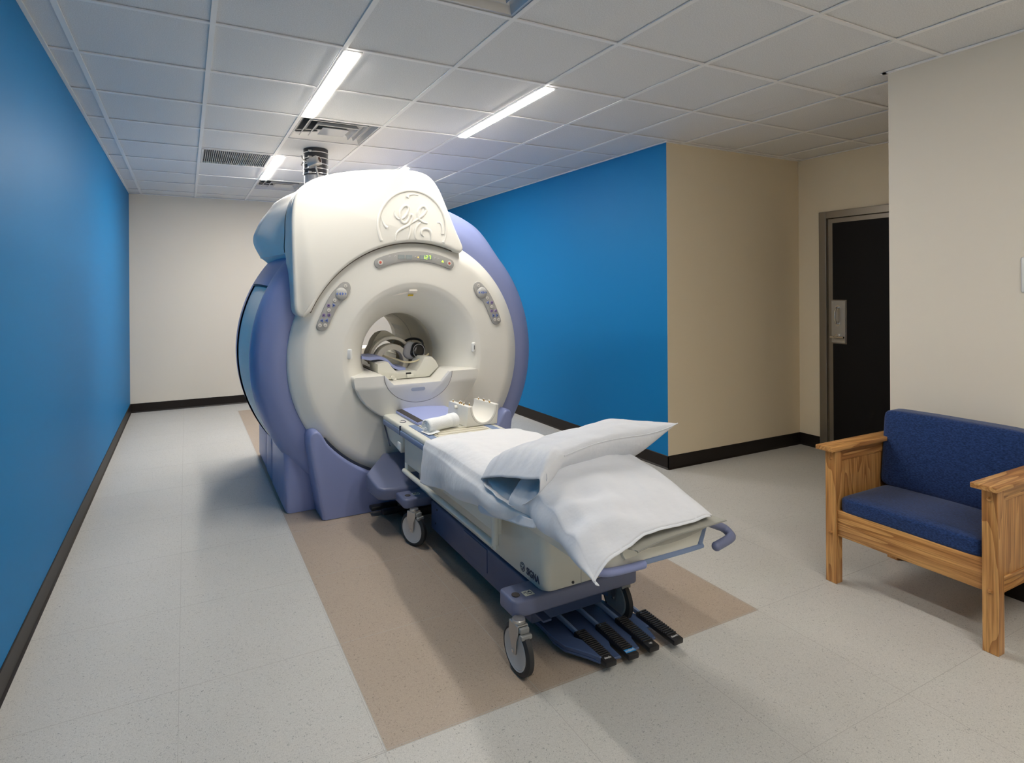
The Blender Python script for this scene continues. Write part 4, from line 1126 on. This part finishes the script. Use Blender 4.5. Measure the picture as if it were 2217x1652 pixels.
for (word, xa, xb, ya, yb) in pd:
    L = sqrt((xb - xa) ** 2 + (ya - yb) ** 2); ang = atan2(xb - xa, ya - yb)
    Mt = Matrix.Translation((xa, ya, .056)) @ Matrix.Rotation(ang, 4, 'Z') @ Matrix.Rotation(radians(2), 4, 'X')
    bm = bmesh.new(); box(bm, -.026, .026, -L, 0, -.018, .004, bev=.004, seg=2)
    for k in range(15): y = -.010 - k * (L - .052) / 14; box(bm, -.025, .025, y - .0035, y + .0035, .002, .0085, bev=.0012, seg=1)
    bm.transform(Mt); pedal = obj('foot_pedal', bm, M_BLACK, tb, angle=30)
    if word == 'undock':
        bm = bmesh.new(); box(bm, -.0245, .0245, -L + .016, -L + .034, .004, .0052); bm.transform(Mt); lb = obj('blue_label', bm, M_SKY, pedal, smooth=False)
    tm = Mt @ Matrix.Translation((0, -L + .025, .0056 if word == 'undock' else .0046))
    bm = text_bm(word, .016, tm, .0003); obj('lettering', bm, M_WINK, pedal, smooth=False)
    bm = bmesh.new(); tube(bm, [(xa - .005, ya - .03, .045), (xa - .03, ya + .10, .075), (xa - .06 + (1.985 - xa) * .3, -.62, .11)], .013, 8, sx=.7); obj('lever_arm', bm, M_TRIMB, pedal)
bm = B(1.80, 1.815, -.80, -.70, .15, .21); box(bm, 1.80, 1.84, -.86, -.80, .148, .156); obj('bracket', bm, M_TBLUE, tb)

# ------------------------------------------------ things on the table
# periwinkle head pad with dark strip
t = thing('head_pad', (2.0, .72, DZT), 'flat periwinkle pad with a dark strip at the far end of the table', 'pad')
z0 = DZT + .004
P = [(1.800, .925), (1.800, .50), (2.17, .50), (2.17, .925)]
bm = bmesh.new(); nu, nv = 14, 14
def fpad(u, v):
    x = 1.80 + .37 * u; y = .50 + .43 * v
    return (x, y, z0 + .014 + .014 * sin(pi * (u ** .8)) * 1.0)
grid_surf(bm, fpad, nu, nv); V = None
r = bmesh.ops.extrude_face_region(bm, geom=bm.faces[:])
for v in r['geom']:
    if isinstance(v, bmesh.types.BMVert): v.co.z = z0
obj('foam', bm, M_PAD, t, angle=50)
bm = bmesh.new(); grid_surf(bm, lambda u, v: (1.803 + .040 * u, .51 + .41 * v, z0 + .0155 + .014 * sin(pi * ((.003 + .040 * u) / .37) ** .8)), 4, 10)
r = bmesh.ops.extrude_face_region(bm, geom=bm.faces[:])
for v in r['geom']:
    if isinstance(v, bmesh.types.BMVert): v.co.z -= .002
obj('dark_strip', bm, M_VEL, t)

# half head coil with gold pins
hc = thing('head_coil', (2.16, .43, DZT), 'cream half-round head coil block with brass pins on its two tops', 'MRI coil')
X0, X1, Y0, Y1 = 2.056, 2.280, .315, .60
zb, zt_ = DZT - .0 + .004, .782
cxh, rh = 2.172, .073
P = [(X0 - .006, zb), (X1 - .012, zb), (X1, zt_), (cxh + rh + .006, zt_)]
n = 20
P += [(cxh + (rh + .006) * cos(-pi * k / n), zt_ - .006 + (zt_ - zb - .024) * sin(-pi * k / n)) for k in range(1, n)]
P += [(cxh - rh - .006, zt_), (X0 + .006, zt_)]
bm = PR(P, 1, Y0, Y1, bev=.005, seg=2)
for v in bm.verts:      # slightly tapered to the far end
    k = (v.co.y - Y0) / (Y1 - Y0); v.co.z = zb + (v.co.z - zb) * (1 - .10 * k)
obj('body', bm, M_CREAM, hc, angle=35)
pth = [(cxh + (rh + .020) * cos(-pi * k / 24), Y0 - .0005, zt_ - .006 + (zt_ - zb - .012) * sin(-pi * k / 24)) for k in range(25)]
obj('face_groove', T(pth, .0010, 5), M_GREY, hc)
random.seed(3)
for (x, y) in ((X0 + .018, .40), (X0 + .035, .43), (X0 + .022, .47), (X0 + .04, .49), (X0 + .02, .56), (X0 + .030, .455), (X1 - .075 + .05, .39), (X1 - .012, .42), (X1 - .022, .47), (X1 - .010, .50), (X1 - .020, .55), (X0 + .045, .375)):
    z = zb + (zt_ - zb) * (1 - .10 * (y - Y0) / (Y1 - Y0)) - .001
    p_ = obj('pin', CY((x, y, z), .0042, .012, 'z', 10, bev=.0008), M_GOLD, hc)
    obj('pin_cap', CY((x, y, z + .0118), .0048, .003, 'z', 10, bev=.0008), M_WHITE, p_)
obj('side_knob', CY((X0 - .016, .47, .755), .012, .02, 'x', 16, bev=.003), M_CREAM, hc)

# rolled towel
tw = None
bm = bmesh.new(); A, Bq = Vector((1.782, .315, DZT + .041)), Vector((2.000, .385, DZT + .042))
ax = (Bq - A).normalized(); sd = Vector((-ax.y, ax.x, 0)); upv = Vector((0, 0, 1))
def towel(u, v):
    p = A.lerp(Bq, u); a = 2 * pi * v
    r = .040 + .003 * nz(u * 3, v * 2, 1) + .0015 * sin(u * 9)
    if u > .8: r += .004
    q = p + (sd * cos(a) * r * 1.12 + upv * sin(a) * r)
    q.z = max(q.z, DZT + .0065); return q
V = grid_surf(bm, towel, 24, 32)
for (e, s, base) in ((0, -1, A), (24, 1, Bq)):
    ring = [V[e][j].co.copy() for j in range(32)]
    prev = [V[e][j] for j in range(32)] + [V[e][0]]
    for kk, (sc_, dp) in enumerate(((.86, .006), (.80, -.004), (.62, .004), (.55, -.004), (.36, .003), (.28, -.004), (.08, .002))):
        cur = [bm.verts.new(base + (ring[j] - base) * sc_ + ax * s * dp) for j in range(32)]; cur.append(cur[0])
        for j in range(32): bm.faces.new((prev[j], prev[j + 1], cur[j + 1], cur[j]))
        prev = cur
bmesh.ops.remove_doubles(bm, verts=bm.verts, dist=1e-4)
# loose tail of the towel lying on the deck
def tail(u, v): return (1.765 + .075 * u - .01 * v, .245 + .10 * v, DZT + .0075 + .012 * u * u + .003 * nz(u * 6, v * 6))
grid_surf(bm, tail, 8, 8)
o = obj('rolled_towel', bm, M_TOWEL, angle=70); tag(o, 'small white towel rolled up beside the head coil', 'towel')

# grey mattress pad
def pad_z(x, y):
    """thickness profile of mattress across and along"""
    return 0
bm = bmesh.new()
MX0, MX1, MY0, MY1 = 1.735, 2.345, -1.285, .02
def mt_z(u, v):
    return .610 + (.018 * (u - .45) + .012 * max(0, u - .8) * 5 * .4) * max(0, 1 - v * 5) - .018 * max(0, .3 - u) * max(0, 1 - v * 5)
def mt_x(u, v):
    x0 = MX0 + .165 * max(0, 1 - v * 5)
    return x0 + (MX1 - .035 * min(1, v * 6) - x0) * u
def mt_top(u, v):
    x = mt_x(u, v); y = MY0 + (MY1 - MY0) * v
    e = max(0, min(u, 1 - u) * 2); ev = min(1, v * 14)
    h = .034 * (e ** .5) * (.10 + .90 * ev)
    z = mt_z(u, v) + h
    if 0 < v < .14: z += .0035 * sin(x * 130 + 2 * nz(x * 9, 1)) * sin(pi * v / .14)
    return (x, y + (.010 * sin(pi * u) if v < .02 else 0), z)
def mt_bot(u, v):
    x = mt_x(u, v); y = MY0 + (MY1 - MY0) * v
    k = min(1, v / .06)
    dip = .036 * sin(pi * min(1, u * 1.02)) ** .7 * (sin(pi * k) if k < .5 else max(0, 1 - (v / .06 - .5) * 2) if v < .06 else 0)
    return (x, y + (.010 * sin(pi * u) if v < .02 else 0), mt_z(u, v) - dip)
grid_surf(bm, mt_top, 60, 90); grid_surf(bm, mt_bot, 60, 90)
bmesh.ops.remove_doubles(bm, verts=bm.verts, dist=1e-4)
mo = thing('mattress_pad', (2.03, -.6, .62), 'thin grey mattress pad on the table, its near end sticking out from under the linen', 'mattress')
obj('cover', bm, M_MAT, mo, angle=50)
obj('end_piping', T([tuple(Vector(mt_top(k / 30, 0)) + Vector((0, -.002, -.001))) for k in range(31)], .0028, 6), mat('piping_grey', (.26, .26, .23), .6), mo)

# ---- bed sheet over the far half, hanging on the left
bm = bmesh.new()
def sheet(u, v):
    # u: across from right edge (0) to hanging left hem (1); v: far (0) -> near (1)
    y = .115 - 1.06 * v + .03 * sin(u * 5) * (1 - v)
    rise = .012 + .045 * min(1, max(0, (v - .02) * 4)) * (1 - .15 * v)
    ux = u / .60
    if u < .60:
        x = 2.318 - (2.318 - 1.715) * ux
        ed = min(1, min(ux, 1 - ux * .96) * 7)
        z = (DZT + .008) - .012 * min(1, max(0, v - .3) * 2) + rise * (max(0, ed) ** .6) * (1 - .55 * max(0, v - .35) / .65)
        z += .006 * nz(x * 7, y * 4, .3) - .004 * abs(nz(x * 12 + y * 6, y * 3, 7)) + .0018 * nz(x * 30, y * 14, 2)
    else:
        w_ = (u - .60) / .40
        hem = [.245, .225, .190, .165, .148, .126, .105, .082, .06]
        q = v * 8; i = min(7, int(q)); L = hem[i] + (hem[i + 1] - hem[i]) * (q - i)
        L *= .98
        s = w_ * L
        fold = .010 * sin(y * 17 + 1.0) * w_ + .008 * nz(y * 6, w_ * 2, 4) * w_
        flare = .030 * sin(pi * min(1, w_ * .9)) * min(1, v * 2.2) * (1 if v < .75 else (1 - v) * 4)
        x = 1.700 - .004 - .014 * min(1, s * 30) - fold - flare
        y += -.05 * w_ * (1 - v) * -1.6 * (1 if v < .15 else max(0, 1 - (v - .15) * 5))
        z = DZT + .010 - .012 * min(1, max(0, v - .3) * 2) + .2 * rise * max(0, 1 - w_ * 8) - s
    return (x, y, z)
grid_surf(bm, sheet, 90, 100)
o = obj('bed_sheet', bm, M_SHEET, angle=180); solidify(o, .002, 1); tag(o, 'white cotton bed sheet spread over the middle of the table, hem hanging down its side', 'sheet')

# folded second hem of the sheet showing under the first
bm = bmesh.new()
def hem2(u, v):
    y = -.545 - .46 * v; L = (.022 * (1 - v) ** .4 + .012) * min(1, (v + .03) * 12)
    return (1.678 - .010 * u - .004 * sin(v * 9), y, .545 + .085 * v - L * u + .012 * (1 - u))
grid_surf(bm, hem2, 6, 30)
o = obj('folded_cloth', bm, M_CASE, angle=180); solidify(o, .002, 1); tag(o, 'narrow strip of folded white cloth peeping out below the sheet hem', 'cloth')

# ---- lower pillow in its case, corner hanging off the table end
bm = bmesh.new()
def lerp(a, b, t): return a + (b - a) * t
def lowbase(v): return .786 - .134 * v ** 1.65
def lowp(u, v):
    # u: right (0) -> left edge (.68) -> hanging left hem (1); v: far (0) -> near (1)
    UE = .70
    t_ = min(1, u / UE)
    y = lerp(-.84, -1.262, v)
    rt = 1 - min(1, t_ * 9); lf = max(0, (t_ - .78) / .22)
    x = lerp(2.292 + .006 * v, 1.700, t_)
    z = lowbase(v) + .020 * sin(pi * t_) * (1 - v) ** .6 - .045 * rt ** 2 * (1 - .75 * v)
    z -= (.060 - .030 * v) * lf ** 2
    # crumples
    z += .010 * nz(x * 6, y * 6, 9) * (1 - .6 * v) - .006 * abs(nz(x * 9 + y * 5, y * 4 - x * 3, 4)) + .003 * nz(x * 22, y * 12, 2) + .0045 * sin(x * 26 + y * 30 + 3 * nz(x * 3, y * 3)) * (.35 + .65 * t_)
    z += .016 * math.exp(-((x - 1.90) ** 2 + (y + 1.14) ** 2) / .004) - .012 * math.exp(-((x - 1.84) ** 2 + (y + 1.05) ** 2) / .003)
    z -= .062 * max(0, (1.935 - x) / .235) ** 1.15 * v ** 5
    fo = max(0, t_ - .45) / .55
    z += .009 * fo * sin(y * 62 + x * 14 + 2.5 * nz(x * 4, y * 4)) + .006 * fo * sin(y * 31 + 1.3)
    # near hem recedes toward the left where the cloth falls over the corner
    y -= .012 * sin(pi * t_) * v + .035 * max(0, t_ - .6) / .4 * v
    if u <= UE: return (x, y, z)
    w_ = (u - UE) / (1 - UE)
    zb = lerp(.640, .568, v ** 1.3)
    if v > .80: zb -= .022 * (v - .80) / .20
    x = 1.700 - .030 * sin(pi * min(1, w_ * .7)) * (1 - .3 * v) - .010 * sin(v * 16 + 1) * w_ + .010 * w_ * v
    y -= .018 * w_ * v ** 3 - .02 * w_ * (1 - v)
    z = z + (zb - z) * (w_ ** .85)
    return (x, y, z)
grid_surf(bm, lowp, 110, 70)
# near hem turned down over the pad end
def hemf(u, v):
    p = Vector(lowp(.02 + u * .98, 1.0))
    d = .005 + .010 * max(0, (u - .45)) * (1 if u < .72 else max(.0, 1 - (u - .72) / .28))
    return (p.x, p.y - .006 * sin(v * pi / 2), p.z - d * v)
grid_surf(bm, hemf, 110, 3)
bmesh.ops.remove_doubles(bm, verts=bm.verts, dist=1e-4)
o = obj('pillow', bm, M_CASE, angle=180); solidify(o, .003, 1)
tag(o, 'lower white pillow at the table end, one pillowcase corner hanging down to a point', 'pillow', 'white bed pillows')

# ---- upper pillow, plump, open pillowcase end draped to the left
up_ = thing('pillow', (2.1, -.75, .80), 'upper plump white pillow with a sharp right corner and gaping pillowcase end', 'pillow', 'white bed pillows')
NL, NR, FL, FR = Vector((1.835, -.960, .852)), Vector((2.455, -.955, .912)), Vector((1.775, -.56, .745)), Vector((2.36, -.60, .835))
def mid_(u, v): return NL.lerp(NR, u).lerp(FL.lerp(FR, u), v) + Vector((0, 0, (.014 * sin(pi * u) - .026 * sin(pi * u ** 2.2)) * (1 - v)))
def thick(u, v):
    a = max(0, sin(pi * min(1, .28 + .72 * u))) if True else 0
    e = (max(0, 1 - u) * 1.0)
    hu = min(1, (1 - u) * 4.2) ** .60
    hv = (max(0, 4 * v * (1 - v))) ** .55
    return .078 * hu * hv * (1 - .12 * (1 - u))
def ptop(u, v):
    p = mid_(u, v); w = nz(u * 4, v * 4, 3) * .010 + nz(u * 11, v * 9, 5) * .005 + .004 * sin(u * 30 + 8 * v) * max(0, 1 - 5 * v)
    sag = -.018 * sin(pi * v) * 0
    pin = 1 - .05 * sin(pi * u) * (1 if v < .5 else -1) * abs(1 - 2 * v)
    return p + Vector((0, .02 * sin(pi * u) * (1 - 2 * v), thick(u, v) * (.80 + .10 * u) + w * min(1, thick(u, v) * 20)))
def pbot(u, v):
    p = mid_(u, v); w = nz(u * 5, v * 4, 13) * .008
    return p + Vector((0, .02 * sin(pi * u) * (1 - 2 * v) + .02 * thick(u, v) * 6 * (1 - v), -thick(u, v) * 1.75 + w * min(1, thick(u, v) * 20)))
bm = bmesh.new(); NU, NV = 70, 50
V1 = grid_surf(bm, ptop, NU, NV); V2 = grid_surf(bm, pbot, NU, NV)
# loop at the left end: top row far->near then bottom near->far
loop = [Vector(ptop(0, 1 - j / NV)) for j in range(NV + 1)] + [Vector(pbot(0, j / NV)) for j in range(1, NV)]
n = len(loop)
hemc = [(1.668, -.575, .668), (1.665, -.66, .702), (1.662, -.76, .735), (1.668, -.87, .762), (1.680, -.965, .785), (1.690, -1.005, .795), (1.692, -1.0, .755), (1.685, -.97, .715), (1.675, -.93, .680), (1.665, -.87, .652), (1.66, -.81, .640), (1.658, -.73, .645), (1.66, -.65, .652)]
hs = smooth_path(hemc, 12, closed=True)
# match param start: far top
def resamp(P, m):
    L = [0]; N_ = len(P)
    for i in range(N_): L.append(L[-1] + (P[(i + 1) % N_] - P[i]).length)
    out = []; tot = L[-1]; i = 0
    for k in range(m):
        s = tot * k / m
        while L[i + 1] < s: i += 1
        f = (s - L[i]) / max(1e-9, L[i + 1] - L[i]); out.append(P[i].lerp(P[(i + 1) % N_], f))
    return out
hr_ = resamp(hs, n)
prev = None; rows = 22
for k in range(rows + 1):
    t_ = k / rows; row = []
    for j in range(n):
        a = loop[j]; b = hr_[j]; q = a.lerp(b, t_)
        drop = -.025 * sin(pi * t_) if j <= NV else .0
        puff = .026 * sin(pi * t_) * (1 if j <= NV else -.4)
        q = q + Vector((0, 0, puff)) + Vector((0, 0, .003 * nz(j * .35, t_ * 1.2, 8) * sin(pi * t_) * 2.0)) + Vector((0, 0, .0035 * sin(j * 1.15 + 2 * nz(j * .2, 1)) * sin(pi * min(1, t_ * 1.2)) if j <= NV else 0)) + Vector((-.008 * sin(j * .55) * sin(pi * t_ * .5) * .5, 0, 0))
        row.append(bm.verts.new(q))
    if prev:
        for j in range(n): bm.faces.new((prev[j], prev[(j + 1) % n], row[(j + 1) % n], row[j]))
    prev = row
bmesh.ops.remove_doubles(bm, verts=bm.verts, dist=2e-4)
o = obj('pillowcase', bm, M_CASE, up_, angle=180); solidify(o, .0022, 1)
# stitched seam along the near edge and around the mouth hem
bm = T([tuple(Vector(ptop(k / 60, 0)) + Vector((0, -.001, 0))) for k in range(61)], .0022, 6)
obj('edge_seam', bm, M_CASE, up_)
def hemline(off):  # noqa
    P = []
    for j in range(0, n, 2):
        a = loop[j]; b = hr_[j]; P.append(b + (a - b).normalized() * off + Vector((-.001, -.001, .001)))
    return P
obj('hem_stitch', T(hemline(.045), .0011, 5, closed=True), mat('blue_grey_thread', (.42, .47, .55), .8), up_)
# ================================================================== ARMCHAIR
SX, SYL, SYR = 3.466, -.985, -1.665    # front plane x, left/right extents (y)
ac = thing('armchair', ((SX + 4.05) / 2, (SYL + SYR) / 2, 0), 'oak framed armchair with navy blue seat and back cushions against the right wall', 'armchair')
LW = .052
AZ = .680
def leg(x, y, zt): return B(x - LW / 2, x + LW / 2, y - LW / 2, y + LW / 2, 0, zt, bev=.002, seg=1)
yl, yr = SYL - LW / 2, SYR + LW / 2
for (x, y) in ((SX + LW / 2, yl), (SX + LW / 2, yr)):
    lg_ = obj('leg', leg(x, y, AZ - .001), OAK[2], ac, angle=30)
    for z in (.255, .635): obj('peg', LT([(1e-5, -.008), (.006, -.007), (.0095, -.002), (.0095, .001)], (x - LW / 2, y, z), 'x', 14), OAK[1], lg_)
for y in (yl, yr): obj('leg', leg(4.05, y, AZ - .001), OAK[2], ac, angle=30)
for y in (yl, yr):
    obj('arm', B(SX - .055, 4.095, y - .042, y + .042, AZ, AZ + .022, bev=.003, seg=2), OAK[0], ac, angle=30)
    obj('side_panel', B(SX + LW, 4.03, y - .008, y + .008, .30, AZ - .05), OAK[2], ac, smooth=False)
    obj('side_rail', B(SX + LW, 4.03, y - .013, y + .013, AZ - .065, AZ - .001, bev=.002, seg=1), OAK[0], ac, angle=30)
    obj('side_rail', B(SX + LW, 4.03, y - .013, y + .013, .235, .30, bev=.002, seg=1), OAK[0], ac, angle=30)
obj('front_rail', B(SX + .010, SX + .032, SYR + LW, SYL - LW, .245, .375, bev=.003, seg=2), OAK[1], ac, angle=30)
obj('back_rail', B(4.03, 4.052, SYR + LW, SYL - LW, .245, .40), OAK[1], ac, smooth=False)
obj('seat_board', B(SX + .03, 4.03, SYR + LW - .005, SYL - LW + .005, .34, .362), OAK[1], ac, smooth=False)
def cushion(x0, x1, y0, y1, z0, z1, name, lean=0.0, puff=.012):
    bm = bmesh.new(); box(bm, x0, x1, y0, y1, z0, z1)
    bmesh.ops.subdivide_edges(bm, edges=bm.edges[:], cuts=11, use_grid_fill=True)
    c = Vector(((x0 + x1) / 2, (y0 + y1) / 2, (z0 + z1) / 2)); hx, hy, hz = (x1 - x0) / 2, (y1 - y0) / 2, (z1 - z0) / 2
    rr = .026
    for v in bm.verts:
        d = v.co - c; q = [d.x, d.y, d.z]; h = (hx, hy, hz); core = [max(-h[i] + rr, min(h[i] - rr, q[i])) for i in range(3)]
        ex = Vector([q[i] - core[i] for i in range(3)])
        if ex.length > 1e-6: ex = ex.normalized() * rr if max(abs(q[i]) - h[i] for i in range(3)) > -1e-5 else ex
        p = Vector(core) + ex
        bx, by, bz = (1 - (p.x / hx) ** 2), (1 - (p.y / hy) ** 2), (1 - (p.z / hz) ** 2)
        k = hx if hx < hz else hz
        if hx < hz: p.x += math.copysign(puff, p.x) * max(0, by) * max(0, bz) if abs(p.x) > hx * .6 else 0
        else: p.z += math.copysign(puff, p.z) * max(0, bx) * max(0, by) if abs(p.z) > hz * .6 else 0
        p += Vector((nz(p.x * 6, p.y * 6, p.z * 6), 0, nz(p.y * 6, p.z * 6, p.x * 5))) * .003
        v.co = c + p
        v.co.x += lean * (v.co.z - z0)
    return subsurf(obj(name, bm, M_NAVYF, ac, angle=180), 1)
cushion(SX + .012, 3.93, SYR + LW + .004, SYL - LW - .004, .362, .452, 'seat_cushion')
cushion(3.865, 3.985, SYR + LW + .004, SYL - LW + .012, .445, .848, 'back_cushion', lean=.12, puff=.018)
